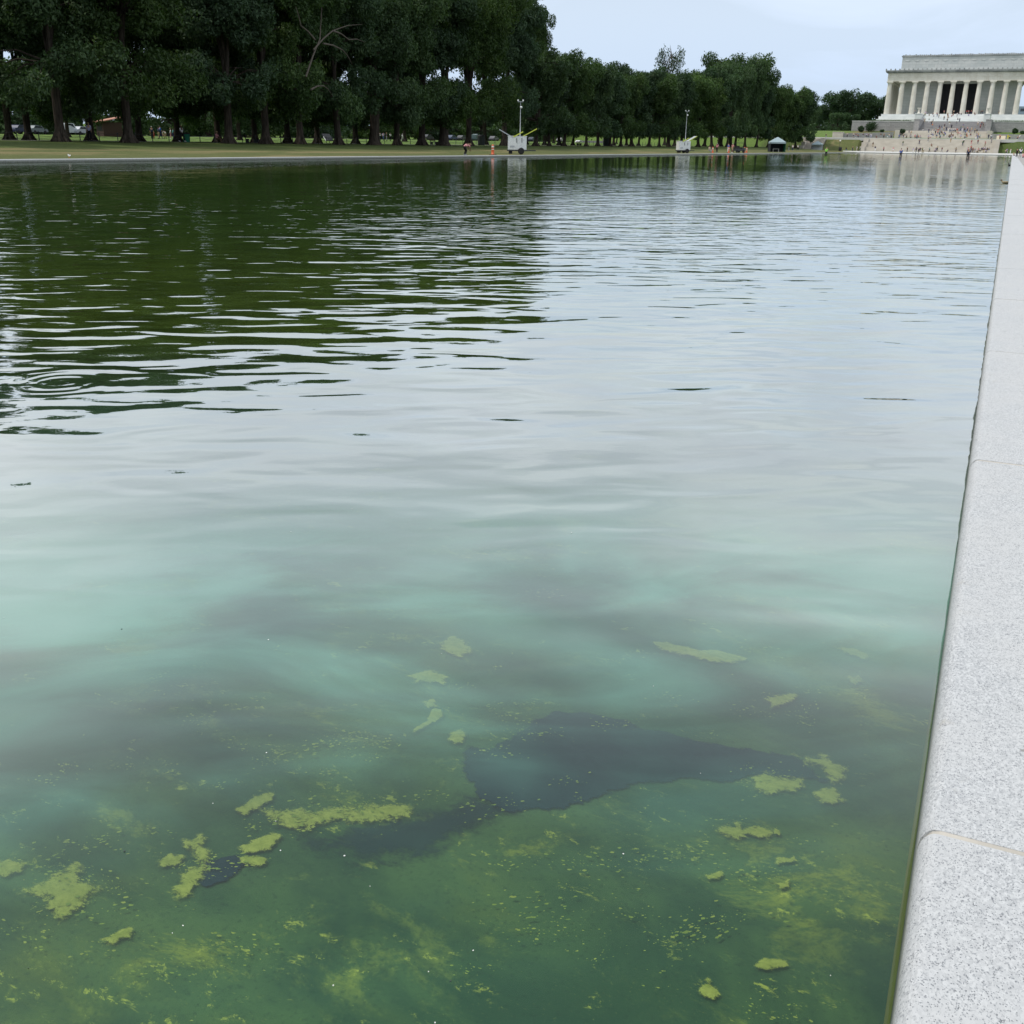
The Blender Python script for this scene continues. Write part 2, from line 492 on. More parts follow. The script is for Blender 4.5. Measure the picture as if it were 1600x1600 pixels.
def growth_mat(name, c0, c1, n_scale, soft=0.12, dense=1.0):
    """thin growth lying on the floor: frays into strands and holes towards its rim"""
    m, t = newmat(name)
    pos = t.n('ShaderNodeNewGeometry').outputs['Position']
    st = t.mapping(pos, (1.0, 1.5, 1), (0, 0, 0.5))
    n = t.noise(st, n_scale, 7, 0.75, 0.4)
    n2 = t.noise(pos, n_scale * 4, 4, 0.7)
    col = t.mix(t.rng(n, 0.3, 0.7), c0, c1)
    col = t.mix(t.rng(n2, 0.5, 0.75, 0, 0.5), col, tuple(0.6 * x for x in c0))
    e = t.n('ShaderNodeAttribute', attribute_name='core').outputs['Fac']
    v = t.math('ADD', e, t.math('ADD', t.math('MULTIPLY', t.math('SUBTRACT', n, 0.5), 1.7), t.math('MULTIPLY', t.math('SUBTRACT', n2, 0.5), 0.6)))
    al = t.math('MULTIPLY', t.rng(v, 0.5 - soft, 0.5 + soft), dense)
    d = t.n('ShaderNodeBsdfDiffuse', {'Color': col})
    tr = t.n('ShaderNodeBsdfTransparent', {'Color': (1, 1, 1)})
    mx = t.n('ShaderNodeMixShader', {0: al, 1: tr.outputs[0], 2: d.outputs[0]})
    t.n('ShaderNodeOutputMaterial', {0: mx.outputs[0]})
    return m


M = {}
M['granite'] = granite_mat()
M['joint'] = mat('mortar', (0.47, 0.44, 0.39), 0.9, 0.1)
M['wet_wall'] = stone_mat('algae_stained_wall', (0.17, 0.165, 0.075), (0.26, 0.24, 0.11), streak=0.5, streak_col=(0.05, 0.06, 0.03))
M['marble'] = stone_mat('weathered_marble', (0.58, 0.55, 0.48), (0.69, 0.665, 0.60), streak=0.35, streak_col=(0.42, 0.33, 0.22))
M['attic'] = stone_mat('grey_marble', (0.44, 0.47, 0.46), (0.58, 0.59, 0.57), course=1.1, streak=0.35, streak_col=(0.30, 0.30, 0.28))
M['cella'] = stone_mat('pale_marble_wall', (0.40, 0.43, 0.41), (0.48, 0.50, 0.48), course=1.2, streak=0.1)
M['hall'] = stone_mat('shade_dark_hall_stone', (0.05, 0.052, 0.06), (0.07, 0.072, 0.08), streak=0.1)  # near-black tone holds the shade of the hall in its colour
M['dark_trim'] = stone_mat('stained_cornice', (0.20, 0.21, 0.21), (0.36, 0.37, 0.36), streak=0.7, streak_col=(0.10, 0.11, 0.12))
M['white_stone'] = stone_mat('white_step_stone', (0.60, 0.62, 0.61), (0.70, 0.71, 0.69), streak=0.1)
M['grey_stone'] = stone_mat('grey_granite', (0.27, 0.265, 0.265), (0.36, 0.35, 0.345), course=0.6, streak=0.2)
M['tan_stone'] = stone_mat('tan_step_stone', (0.48, 0.445, 0.385), (0.57, 0.535, 0.47), streak=0.15)
M['tan_light'] = stone_mat('pale_step_stone', (0.47, 0.43, 0.37), (0.56, 0.52, 0.46), streak=0.15)
M['concrete'] = stone_mat('pale_paving', (0.46, 0.46, 0.44), (0.56, 0.56, 0.54), streak=0.1)
M['path'] = stone_mat('grey_path', (0.27, 0.265, 0.255), (0.34, 0.33, 0.315), streak=0.1)
M['asphalt'] = stone_mat('asphalt', (0.045, 0.045, 0.048), (0.06, 0.06, 0.062), streak=0.1)
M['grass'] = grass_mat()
M['bark'] = bark_mat()
M['leaf'] = leaf_mat('elm_leaf', (0.022, 0.046, 0.016), (0.048, 0.092, 0.031), (0.100, 0.155, 0.052))
M['leaf_blue'] = leaf_mat('dark_leaf', (0.021, 0.042, 0.021), (0.044, 0.084, 0.042), (0.088, 0.138, 0.064))
M['leaf_lite'] = leaf_mat('light_leaf', (0.03, 0.06, 0.018), (0.06, 0.11, 0.03), (0.11, 0.17, 0.05))
M['deadwood'] = mat('bleached_wood', (0.11, 0.095, 0.08), 0.85, 0.1)
M['water'] = water_mat()
M['floor'] = floor_mat()
M['algae'] = growth_mat('yellow_algae', (0.24, 0.265, 0.080), (0.40, 0.40, 0.14), 30.0, 0.2, 0.88)
M['bare'] = growth_mat('dark_liner', (0.012, 0.028, 0.062), (0.018, 0.038, 0.078), 22.0, 0.12)
M['bare_faint'] = growth_mat('silted_liner', (0.018, 0.040, 0.075), (0.028, 0.056, 0.085), 9.0, 0.3, 0.8)
M['algae_bits'] = mat('algae_bits', (0.28, 0.30, 0.10), 0.9, 0.05)
M['algae_dim'] = mat('olive_algae', (0.20, 0.25, 0.08), 0.9, 0.05)
M['white_paint'] = mat('white_paint', (0.72, 0.74, 0.74), 0.4, 0.4)
M['black'] = mat('black_rubber', (0.02, 0.02, 0.022), 0.7, 0.3)
M['dark_metal'] = mat('dark_metal', (0.035, 0.04, 0.045), 0.5, 0.4)
M['steel'] = mat('galvanised_steel', (0.42, 0.44, 0.46), 0.4, 0.5, 0.4)
M['lime'] = mat('lime_trim', (0.62, 0.68, 0.10), 0.5, 0.3)
M['solar'] = mat('solar_glass', (0.06, 0.07, 0.09), 0.25, 0.5)
M['orange'] = mat('safety_orange', (0.58, 0.12, 0.045), 0.5, 0.3)
M['reflective'] = mat('reflective_band', (0.75, 0.75, 0.72), 0.4, 0.4)
M['canopy_grey'] = mat('grey_canvas', (0.30, 0.38, 0.41), 0.8, 0.2)
M['canopy_dark'] = mat('dark_mesh_canvas', (0.05, 0.055, 0.065), 0.9, 0.1)
M['canopy_green'] = mat('green_canvas', (0.03, 0.20, 0.12), 0.8, 0.2)
M['glass'] = mat('dark_glass', (0.03, 0.04, 0.05), 0.08, 0.6)
M['brick_brown'] = mat('brown_boards', (0.055, 0.035, 0.028), 0.8, 0.2)
M['roof_tan'] = mat('terracotta_roof', (0.42, 0.21, 0.15), 0.8, 0.2)
M['glow_white'] = mat('opal_globe', (0.82, 0.82, 0.78), 0.3, 0.5)
M['beige_canvas'] = mat('beige_canvas', (0.55, 0.48, 0.36), 0.85, 0.1)

WATER_Z, FLOOR_Z = -0.19, -0.66
EDGE_X = 0.04          # where the right coping meets the water
PX0, PX1 = -48.0, EDGE_X
PY0, PY1 = -26.0, 395.0
CW = 1.02              # coping width


# ------------------------------------------------------------------ ground
def ground_z(x, y):
    if x < -48.6:
        d = -48.6 - x
        z = np.interp(d, [0, 0.6, 30, 46, 100, 140, 4000], [-0.03, -0.02, 0.74, 0.76, 1.38, 1.45, 1.6])
        z += np.interp(y, [150, 260, 380], [0, 0.25, 0.45]) * np.interp(d, [0, 6, 28], [0, 0.15, 1])
    else:
        z = -0.03
    if y > 395.6:
        zw = np.interp(y, [395.6, 408, 411, 421, 423, 450, 480, 640, 4000], [-0.02, 0.36, 0.42, 4.55, 4.62, 5.45, 8.2, 8.6, 9.0])
        z = max(zw, z) if y > 408 else zw + (z * np.interp(x, [-80, -48.6], [0.6, 0]) if x < -48.6 else 0)
        if -75 < x < 12 and 421.5 < y < 475:
            z -= 0.02
        for x0, x1, y0, y1, dz in ((-50.9, -4.0, 406, 421.5, 1.2), (-71.9, -64.4, 408.5, 421.5, 1.0), (-43.5, -7.5, 448, 479, 1.5), (-37.2, -9.6, 470, 479.5, 0.5)):
            if x0 < x < x1 and y0 < y < y1:
                z -= dz
    return float(z)


def ground():
    xs = sorted(set([-4000, -1500, -700, -400, -300, -240] + list(np.arange(-220, -48.5, 4.0)) + [-71.85, -64.45, -63.2, -48.65, -50.85, -43.45, -37.15, -30, -20, -9.65, -7.55, -4.05,
                    EDGE_X + CW + 0.001, 2, 8, 14, 20, 40, 80, 160, 400, 1200, 4000, -48.6, -49.2, -52, -55]))
    ys = sorted(set([-3000, -600, -200, -80, PY0 - 0.6] + list(np.arange(-20, 395, 12.0)) + [395.6, 399, 404, 406, 408, 408.5, 411, 413, 415, 417, 419, 421, 421.5, 423, 430, 440, 448, 455, 463, 470, 475, 479, 479.5,
                    480, 490, 520, 560, 640, 800, 1500, 4000]))
    idx, vs, fs = {}, [], []
    for i, x in enumerate(xs):
        for j, y in enumerate(ys):
            idx[i, j] = len(vs)
            vs.append((x, y, ground_z(x, y)))
    for i in range(len(xs) - 1):
        for j in range(len(ys) - 1):
            if xs[i] >= -48.6 and xs[i + 1] <= EDGE_X + CW + 0.002 and ys[j] >= PY0 - 0.6 and ys[j + 1] <= 395.6:
                continue
            fs.append((idx[i, j], idx[i + 1, j], idx[i + 1, j + 1], idx[i, j + 1]))
    mb = MB()
    mb.add(vs, fs, 0, False)
    o = mb.build('ground', M['grass'])
    tag(o, kind='structure')


ground()


def sheet(name, xs, ys, dz, m, kind='structure'):
    vs = [(x, y, ground_z(x, y) + dz) for x in xs for y in ys]
    n = len(ys)
    fs = [(i * n + j, (i + 1) * n + j, (i + 1) * n + j + 1, i * n + j + 1) for i in range(len(xs) - 1) for j in range(n - 1)]
    o = MB().add(vs, fs).build(name, m)
    return tag(o, kind=kind)


sheet('footpath', [-85.5, -83.0], list(np.arange(-20, 400, 6.0)), 0.03, M['path'])
sheet('road', [-160.6, -156.6, -152.6, -148.6], list(np.arange(-100, 440, 12.0)), 0.06, M['asphalt'])
sheet('gravel_walk', [EDGE_X + CW + 0.01, 4, 8, 13], [PY0, 60, 130, 200, 300, 395], 0.012, M['path'])
o = MB().add([(-70, 395.62, 0.0), (60, 395.62, 0.0), (60, 408.2, 0.40), (-70, 408.2, 0.40)], [(0, 1, 2, 3)]).build('plaza', M['concrete'])
tag(o, kind='structure')
o = MB().add([(-120, 422.2, 4.70), (60, 422.2, 4.70), (60, 438, 5.16), (-120, 438, 5.16)], [(0, 1, 2, 3)]).build('terrace_road', M['concrete'])
tag(o, kind='structure')

# ------------------------------------------------------------------ the pool
nx, ny = 40, 90
o = MB().add([(PX0, PY0, WATER_Z), (PX1 + 0.02, PY0, WATER_Z), (PX1 + 0.02, PY1, WATER_Z), (PX0, PY1, WATER_Z)], [(0, 1, 2, 3)]).build('water', M['water'])
tag(o, kind='structure')
o = MB().add([(PX0, PY0, FLOOR_Z), (PX1, PY0, FLOOR_Z), (PX1, PY1, FLOOR_Z), (PX0, PY1, FLOOR_Z)], [(0, 1, 2, 3)]).build('pool_floor', M['floor'])
tag(o, kind='structure')
pw = MB()
pw.box(PX1 + 0.0, PX1 + 0.25, PY0 - 0.2, PY1 + 0.2, FLOOR_Z - 0.1, -0.215)
pw.box(PX0 - 0.25, PX0, PY0 - 0.2, PY1 + 0.2, FLOOR_Z - 0.1, -0.215)
pw.box(PX0, PX1, PY1, PY1 + 0.2, FLOOR_Z - 0.1, -0.215)
pw.box(PX0, PX1, PY0 - 0.2, PY0, FLOOR_Z - 0.1, -0.215)
o = pw.build('pool_wall', M['wet_wall'])
tag(o, kind='structure')


def slab_mesh(length, width, depth=0.21, rad=0.05):
    """granite coping slab, rounded nose at x = 0 (pool side), lies on z = 0"""
    prof = []
    for k in range(7):
        g = math.pi / 2 * k / 6
        prof.append((rad * 0.62 - rad * 0.62 * math.cos(g), -rad + rad * math.sin(g)))
    prof += [(width - 0.008, 0.0), (width, -0.008), (width, -depth), (0.0, -depth)]
    mb = MB()
    mb.extrude_y(prof, 0.0085, length - 0.0085, 0, True)
    me = mb.mesh('coping_slab', M['granite'])
    for p in me.polygons:
        p.use_smooth = len(p.vertices) == 4 and abs(p.normal.y) < 0.5 and p.normal.z > -0.5
    return me


L_SLAB, Y_JOINT = 2.7013, 1.7976
cop = empty('granite_coping', (EDGE_X, 0, 0))
tag(cop, 'pale speckled granite coping with rounded nose along the right edge of the pool', 'coping')
sm = slab_mesh(L_SLAB, CW)
k0 = int((PY0 - Y_JOINT) // L_SLAB)
rr = random.Random(5)
for k in range(k0, 146):
    s = link('coping_slab', sm, cop, (0, Y_JOINT + k * L_SLAB, rr.uniform(-0.0015, 0.0015)))
jm = MB()
for k in range(k0, 146):
    y = Y_JOINT + k * L_SLAB
    prof = [(0.005, -0.20), (0.005, -0.045), (0.010, -0.024), (0.020, -0.008), (0.036, -0.0022), (CW - 0.012, -0.0018), (CW - 0.012, -0.2)]
    jm.extrude_y(prof, y - 0.0088, y + 0.0088)
jm.build('mortar_joint', M['joint'], cop)['kind'] = 'stuff'

kerb = empty('far_kerb', (PX0, 0, 0), math.pi)
tag(kerb, 'long pale granite kerb below the grass along the left edge of the pool', 'kerb')
sm2 = slab_mesh(L_SLAB, 0.6, 0.21, 0.06)
for k in range(-10, 147):
    link('kerb_slab', sm2, kerb, (0, -(k + 1) * L_SLAB, rr.uniform(-0.004, 0.004)))
ek = empty('end_kerb', (0, PY1, 0))
tag(ek, 'pale kerb across the far end of the pool in front of the plaza', 'kerb')
for k in range(18):
    s = link('kerb_slab', sm2, ek, (PX0 + 2.68 * (k + 1), 0, 0.0), math.pi / 2)


# floor growth: ragged raised patches and the bare tear in the algae
def ragged(pts, seed, levels=4, amp=0.16):
    """fractal midpoint displacement of a closed outline"""
    rg = random.Random(seed)
    P = [Vector(p) for p in pts]
    for lv in range(levels):
        out = []
        for i in range(len(P)):
            a, b = P[i], P[(i + 1) % len(P)]
            d = b - a
            if d.length < 0.0025:
                out.append(a)
                continue
            out += [a, (a + b) / 2 + Vector((-d.y, d.x)) * rg.gauss(0, amp)]
        P = out
    return P


def flat_patch(name, poly, z, m, soft, div=44):
    """thin sheet cut in small cells; attribute core runs from 0 outside the outline over 0.5 on it to 1 inside"""
    P = np.array([(p[0], p[1]) for p in poly])
    lo, hi = P.min(0) - soft, P.max(0) + soft
    cell = max(0.004, float((hi - lo).max()) / div)
    gx, gy = np.arange(lo[0], hi[0] + cell, cell), np.arange(lo[1], hi[1] + cell, cell)
    X, Y_ = np.meshgrid(gx, gy, indexing='ij')
    Q = np.stack([X.ravel(), Y_.ravel()], 1)
    A, B = P, np.roll(P, -1, 0)
    d = np.full(len(Q), 1e9)
    inside = np.zeros(len(Q), bool)
    for a_, b_ in zip(A, B):
        ab = b_ - a_
        t = np.clip(((Q - a_) @ ab) / max(1e-12, ab @ ab), 0, 1)
        d = np.minimum(d, np.hypot(*(Q - (a_ + t[:, None] * ab)).T))
        if a_[1] != b_[1]:
            cr = (a_[1] > Q[:, 1]) != (b_[1] > Q[:, 1])
            inside ^= cr & (Q[:, 0] < (b_[0] - a_[0]) * (Q[:, 1] - a_[1]) / (b_[1] - a_[1]) + a_[0])
    core = np.clip(0.5 + np.where(inside, d, -d) / (2 * soft), 0, 1)
    ny_ = len(gy)
    fs = []
    for i in range(len(gx) - 1):
        for j in range(ny_ - 1):
            q = (i * ny_ + j, (i + 1) * ny_ + j, (i + 1) * ny_ + j + 1, i * ny_ + j + 1)
            if max(core[list(q)]) > 0.02:
                fs.append(q)
    used = sorted({i for f in fs for i in f})
    ix = {o_: k_ for k_, o_ in enumerate(used)}
    me = bpy.data.meshes.new(name)
    me.from_pydata([(Q[i, 0], Q[i, 1], z + 0.004 * core[i]) for i in used], [], [tuple(ix[i] for i in f) for f in fs])
    at_ = me.attributes.new('core', 'FLOAT', 'POINT')
    at_.data.foreach_set('value', core[used].astype(np.float32))
    me.materials.append(m)
    return link(name, me)


def fl(pts):
    return [(lambda q: (q.x, q.y))(at(x, y, Z=FLOOR_Z)) for x, y in pts]


dark1 = [(728, 1168), (770, 1176), (784, 1162), (810, 1145), (864, 1115), (902, 1114), (948, 1122), (1000, 1141), (1047, 1148), (1098, 1162), (1150, 1171), (1197, 1178), (1239, 1183), (1269, 1204),
         (1302, 1230), (1258, 1218), (1206, 1218), (1122, 1225), (1028, 1225), (962, 1238), (920, 1252), (855, 1268), (790, 1268), (745, 1245), (728, 1215)]
dark2 = [(735, 1250), (800, 1270), (740, 1300), (665, 1330), (600, 1345), (530, 1326), (480, 1320), (550, 1303), (635, 1283), (705, 1258)]
o = flat_patch('bare_liner', ragged(fl(dark1), 3, 2, 0.09), FLOOR_Z + 0.004, M['bare'], 0.02, 90)
tag(o, 'large dark navy bare tear in the algae on the pool floor, tapering towards the coping', 'liner tear')
o = flat_patch('bare_liner', ragged(fl(dark2), 6, 2, 0.10), FLOOR_Z + 0.001, M['bare_faint'], 0.07)
tag(o, 'fainter dark streak trailing left below the yellow crescent algae clump', 'liner tear')
o = flat_patch('bare_liner', ragged(fl([(318, 1350), (345, 1344), (372, 1338), (384, 1350), (352, 1378), (316, 1386)]), 4, 2, 0.12), FLOOR_Z + 0.004, M['bare'], 0.015)
tag(o, 'small dark bare spot on the pool floor between yellow algae clumps at lower left', 'liner tear')

AL = [([(425, 1268), (455, 1270), (490, 1276), (525, 1268), (560, 1274), (600, 1262), (635, 1266), (625, 1278), (590, 1284), (540, 1284), (500, 1290), (450, 1290), (432, 1282)], 'longest thin yellow-green algae clump, a crescent left of the dark tear'),
      ([(270, 1395), (285, 1372), (318, 1352), (305, 1335), (290, 1320), (312, 1315), (322, 1340), (320, 1365), (295, 1398), (280, 1405)], 'upright forked yellow-green algae clump left of the small dark spot'),
      ([(378, 1328), (400, 1318), (425, 1308), (436, 1312), (415, 1332), (385, 1337)], 'leaf-shaped yellow-green algae clump just above the small dark spot'),
      ([(375, 1346), (395, 1343), (416, 1347), (414, 1354), (380, 1354)], 'thin yellow-green algae sliver touching the right of the small dark spot'),
      ([(372, 1268), (395, 1252), (425, 1245), (420, 1257), (385, 1276)], 'slanted yellow-green algae clump above the left end of the crescent clump'),
      ([(45, 1395), (75, 1385), (105, 1370), (118, 1355), (122, 1385), (152, 1392), (130, 1412), (95, 1437), (82, 1420), (72, 1402)], 'broad ragged yellow-green algae clump at the far lower left of the pool floor'),
      ([(0, 1350), (25, 1352), (48, 1353), (30, 1368), (10, 1375), (0, 1370)], 'yellow-green algae clump cut by the left edge of the photo'),
      ([(160, 1474), (185, 1462), (208, 1456), (205, 1465), (180, 1478)], 'narrow slanted algae clump below the broad one at lower left'),
      ([(250, 1350), (268, 1340), (287, 1345), (275, 1357), (255, 1359)], 'small rounded algae clump left of the forked one'),
      ([(648, 1148), (668, 1132), (680, 1112), (690, 1120), (680, 1132), (658, 1143)], 'pointed hook-shaped algae clump up left of the dark tear'),
      ([(662, 1100), (676, 1097), (682, 1108), (668, 1110)], 'small round algae clump just above the hook-shaped one'),
      ([(703, 1150), (720, 1145), (722, 1162), (710, 1166)], 'small square algae clump at the left end of the dark tear'),
      ([(1180, 1222), (1200, 1215), (1222, 1222), (1248, 1222), (1250, 1232), (1232, 1240), (1200, 1243), (1185, 1238)], 'wide lumpy algae clump right under the right end of the dark tear'),
      ([(1242, 1184), (1265, 1190), (1290, 1186), (1308, 1200), (1320, 1212), (1296, 1222), (1285, 1205), (1262, 1196)], 'star-shaped algae clump on the right tip of the dark tear'),
      ([(1275, 1243), (1300, 1234), (1320, 1255), (1300, 1259), (1282, 1255)], 'rounded algae clump right of the wide lumpy one, near the coping'),
      ([(1126, 1304), (1148, 1298), (1152, 1288), (1160, 1300), (1205, 1302), (1195, 1312), (1150, 1314)], 'flat wide algae clump in open water below the dark tear'),
      ([(1208, 1300), (1218, 1303), (1218, 1310), (1208, 1308)], 'tiny algae clump at the right end of the flat wide one'),
      ([(1182, 1515), (1200, 1505), (1228, 1508), (1220, 1516), (1195, 1520)], 'single smooth algae clump near the bottom right by the coping'),
      ([(1093, 1550), (1105, 1536), (1122, 1560), (1112, 1567), (1096, 1560)], 'lowest algae clump, a small wedge at the bottom of the photo'),
      ([(1210, 1348), (1238, 1344), (1235, 1352), (1215, 1353)], 'small flat algae clump under the flat wide one'),
      ([(1103, 1372), (1126, 1367), (1124, 1377), (1108, 1378)], 'small oval algae clump left of two others in the lower middle'),
      ([(1213, 1385), (1233, 1380), (1230, 1391), (1218, 1393)], 'small blunt algae clump nearest the second coping joint'),
      ([(1197, 1098), (1212, 1092), (1240, 1090), (1235, 1098), (1205, 1110)], 'ragged algae clump above the right end of the dark tear'),
      ([(1315, 1015), (1335, 1018), (1355, 1029), (1345, 1033), (1325, 1026)], 'slanted algae clump highest up beside the coping'),
      ([(1325, 1062), (1340, 1060), (1350, 1070), (1336, 1073)], 'small algae clump below the slanted one beside the coping'),
      ([(640, 1060), (665, 1052), (695, 1062), (690, 1072), (650, 1070)], 'faint algae clump above the small round one'),
      ([(690, 1010), (715, 1000), (735, 1018), (718, 1030)], 'faint algae clump in the middle under the pale reflection'),
      ([(1025, 1008), (1070, 1015), (1160, 1032), (1120, 1038), (1060, 1025)], 'long faint streak of algae in the middle right')]
for i, (pp, lab) in enumerate(AL):
    sz = max(p[0] for p in pp) - min(p[0] for p in pp)
    q = fl(pp)
    cx_, cy_ = sum(a for a, _ in q) / len(q), sum(b for _, b in q) / len(q)
    q = [(cx_ + (a - cx_) * 1.10, cy_ + (b - cy_) * 1.10) for a, b in q]
    wide_ = max(a for a, _ in q) - min(a for a, _ in q)
    deep_ = max(b for _, b in q) - min(b for _, b in q)
    o = flat_patch('algae_clump', ragged(q, 40 + i, 2, 0.12), FLOOR_Z + 0.010, M['algae'], min(0.030, 0.22 * min(wide_, deep_)))
    tag(o, lab, 'algae clump', 'yellow algae clumps on the pool floor')
# crumbs of algae too many to count
rg = random.Random(12)
fb = MB()
CL = [(560, 1190, 130, 50), (470, 1235, 120, 40), (300, 1215, 180, 60), (1260, 1160, 60, 60), (1110, 1430, 60, 60), (880, 1110, 260, 50), (600, 1060, 260, 50), (1040, 1480, 60, 50), (1230, 1060, 60, 40), (340, 1140, 150, 50), (170, 1440, 110, 50),
      (900, 1350, 80, 50), (560, 1280, 90, 20), (300, 1350, 60, 40), (100, 1400, 60, 40), (1230, 1230, 70, 30)]
seeds = []
for k in range(150):
    if k < 110:
        gx, gy, sx, sy = rg.choice(CL)
        seeds.append((rg.gauss(gx, sx), rg.gauss(gy, sy)))
    else:
        seeds.append((rg.uniform(-100, 1380), rg.uniform(900, 1640)))
for sx_, sy_ in seeds:
    c = at(sx_, sy_, Z=FLOOR_Z)
    big = rg.random() ** 3
    ang = rg.gauss(0.5, 0.35)
    ca, sa = math.cos(ang), math.sin(ang)
    for q in range(int(6 + 60 * big)):
        a_, b_ = rg.gauss(0, 0.02 + 0.055 * big), rg.gauss(0, 0.010 + 0.022 * big)
        px_, py_ = c.x + a_ * ca - b_ * sa, c.y + a_ * sa + b_ * ca
        if px_ > PX1 - 0.04:
            continue
        r = rg.choice([0.0008, 0.001, 0.0014, 0.002, 0.0032]) * (0.7 + 0.10 * c.length) * (1 + 0.6 * big)
        g0 = rg.uniform(0, 6.28)
        ring = []
        for m_ in range(6):
            g = g0 + m_ * 1.047
            r2 = r * rg.uniform(0.4, 1.35)
            X, Yv = r2 * math.cos(g) * 1.5, r2 * math.sin(g) * 0.8
            ring.append((px_ + X * ca - Yv * sa, py_ + X * sa + Yv * ca, FLOOR_Z + 0.016 + 0.0001 * (q % 7)))
        fb.add(ring, [tuple(range(6))], 1 if rg.random() < 0.55 else 0)
o = fb.build('algae_crumbs', [M['algae_bits'], M['algae_dim']])
tag(o, 'scattered crumbs of yellow algae over the pool floor', 'algae', kind='stuff')
# floating specks
fs_ = MB()
for k in range(34):
    p = at(rg.uniform(0, 1420), rg.uniform(560, 1600), Z=WATER_Z)
    if p.x > PX1 - 0.05:
        continue
    r = rg.uniform(0.0004, 0.0010) * (1 + 0.12 * p.length)
    fs_.cbox((p.x, p.y, WATER_Z + 0.001), (r * 2, r * rg.uniform(0.8, 3), r), rg.choice([0, 0, 0, 1]), Matrix.Rotation(rg.uniform(0, 3), 3, 'Z'))
o = fs_.build('floating_specks', [M['reflective'], M['dark_metal']])
tag(o, 'tiny pale bits and insects floating on the water', 'debris', kind='stuff')


# ------------------------------------------------------------------ the memorial and its steps
XC, YF, BAY, ZS = -24.93, 512.0, 5.2, 15.75
mem = empty('memorial_building', (XC, YF, 0))
tag(mem, 'large pale marble memorial hall with a row of columns and a tall plain attic', 'memorial')
NS, DB = 8, 4.8
DEPTH = (NS - 1) * DB
HW = 5.5 * BAY


def column_mesh():
    fl_n, H = 20, 13.4
    mb = MB()
    prof = [(1.13, 0.0), (1.10, 3.0), (1.05, 6.5), (0.97, 9.5), (0.89, 12.35)]
    vs = []
    for r, z in prof:
        for k in range(fl_n * 2):
            g = 2 * math.pi * k / (fl_n * 2)
            q = r if k % 2 == 0 else r * 0.945
            vs.append((q * math.cos(g), q * math.sin(g), z))
    n = fl_n * 2
    mb.add(vs, [(i * n + k, i * n + (k + 1) % n, (i + 1) * n + (k + 1) % n, (i + 1) * n + k) for i in range(len(prof) - 1) for k in range(n)], 0, True)
    mb.lathe([(0.89, 12.35), (0.93, 12.38), (0.93, 12.5), (1.02, 12.62), (1.24, 12.86), (1.27, 12.92)], 20)
    mb.box(-1.3, 1.3, -1.3, 1.3, 12.92, 13.4)
    return mb.mesh('column', M['marble'])


cm = column_mesh()
colpos = [((i - 5.5) * BAY, 0.0) for i in range(12)] + [((i - 5.5) * BAY, DEPTH) for i in range(12)]
colpos += [(sx * HW, j * DB) for sx in (-1, 1) for j in range(1, NS - 1)]
for x, y in colpos:
    link('column', cm, mem, (x, y, ZS))
mb = MB()
for i, (z0, z1, e, h) in enumerate(((12.25, 13.6, 6.4, 3.4), (13.6, 14.8, 4.6, 2.6), (14.8, ZS, 3.0, 1.8))):
    mb.box(-HW - h, HW + h, -e + 0.6, DEPTH + h, z0, z1)
mb.build('stylobate', M['white_stone'], mem)
CX, CY0, CY1 = 4.5 * BAY + 0.6, DB, DEPTH - DB
ct = ZS + 13.4
mb = MB()
mb.box(-CX, -7.1, CY0, CY0 + 1.4, ZS, ct)
mb.box(7.1, CX, CY0, CY0 + 1.4, ZS, ct)
mb.box(-7.1, 7.1, CY0, CY0 + 1.4, ct - 0.9, ct)
mb.box(-CX, -CX + 1.4, CY0 + 1.4, CY1, ZS, ct)
mb.box(CX - 1.4, CX, CY0 + 1.4, CY1, ZS, ct)
mb.box(-CX + 1.4, CX - 1.4, CY1 - 1.4, CY1, ZS, ct)
mb.build('cella_wall', M['cella'], mem)
mb = MB()
E0 = 1.12
mb.box(-HW - E0, HW + E0, -E0, DEPTH + E0, ct, ct + 1.55)
mb.box(-HW - E0 - 0.12, HW + E0 + 0.12, -E0 - 0.12, DEPTH + E0 + 0.12, ct + 1.55, ct + 1.75)
mb.build('architrave', M['marble'], mem)
mb = MB()
mb.box(-HW - E0, HW + E0, -E0, DEPTH + E0, ct + 1.75, ct + 3.3)
mb.build('frieze', M['marble'], mem)
wr = MB()
for k in range(10):
    g0, g1 = 2 * math.pi * k / 10, 2 * math.pi * (k + 1) / 10
    for r0, r1, d in ((0.62, 0.42, 0.12),):
        vs = [(r0 * math.cos(g0), 0, r0 * math.sin(g0)), (r0 * math.cos(g1), 0, r0 * math.sin(g1)), (r1 * math.cos(g1), 0, r1 * math.sin(g1)), (r1 * math.cos(g0), 0, r1 * math.sin(g0))]
        mid = [(0.52 * math.cos(g0), -d, 0.52 * math.sin(g0)), (0.52 * math.cos(g1), -d, 0.52 * math.sin(g1))]
        wr.add(vs + mid, [(0, 1, 5, 4), (4, 5, 2, 3)], 0, True)
wme = wr.mesh('wreath', M['marble'])
for i in range(24):
    link('wreath', wme, mem, ((i - 11.5) * BAY * 11 / 23.5, -E0 - 0.005, ct + 2.52))
mb = MB()
prof = [(0.0, 3.3), (0.25, 3.3), (0.35, 3.55), (0.95, 3.62), (0.95, 4.0), (1.15, 4.2), (1.15, 4.38), (0.0, 4.38)]
for a, b in zip(prof[:-1], prof[1:]):
    pass
mb.box(-HW - E0 - 0.35, HW + E0 + 0.35, -E0 - 0.35, DEPTH + E0 + 0.35, ct + 3.3, ct + 3.6)
mb.box(-HW - E0 - 1.0, HW + E0 + 1.0, -E0 - 1.0, DEPTH + E0 + 1.0, ct + 3.6, ct + 4.05)
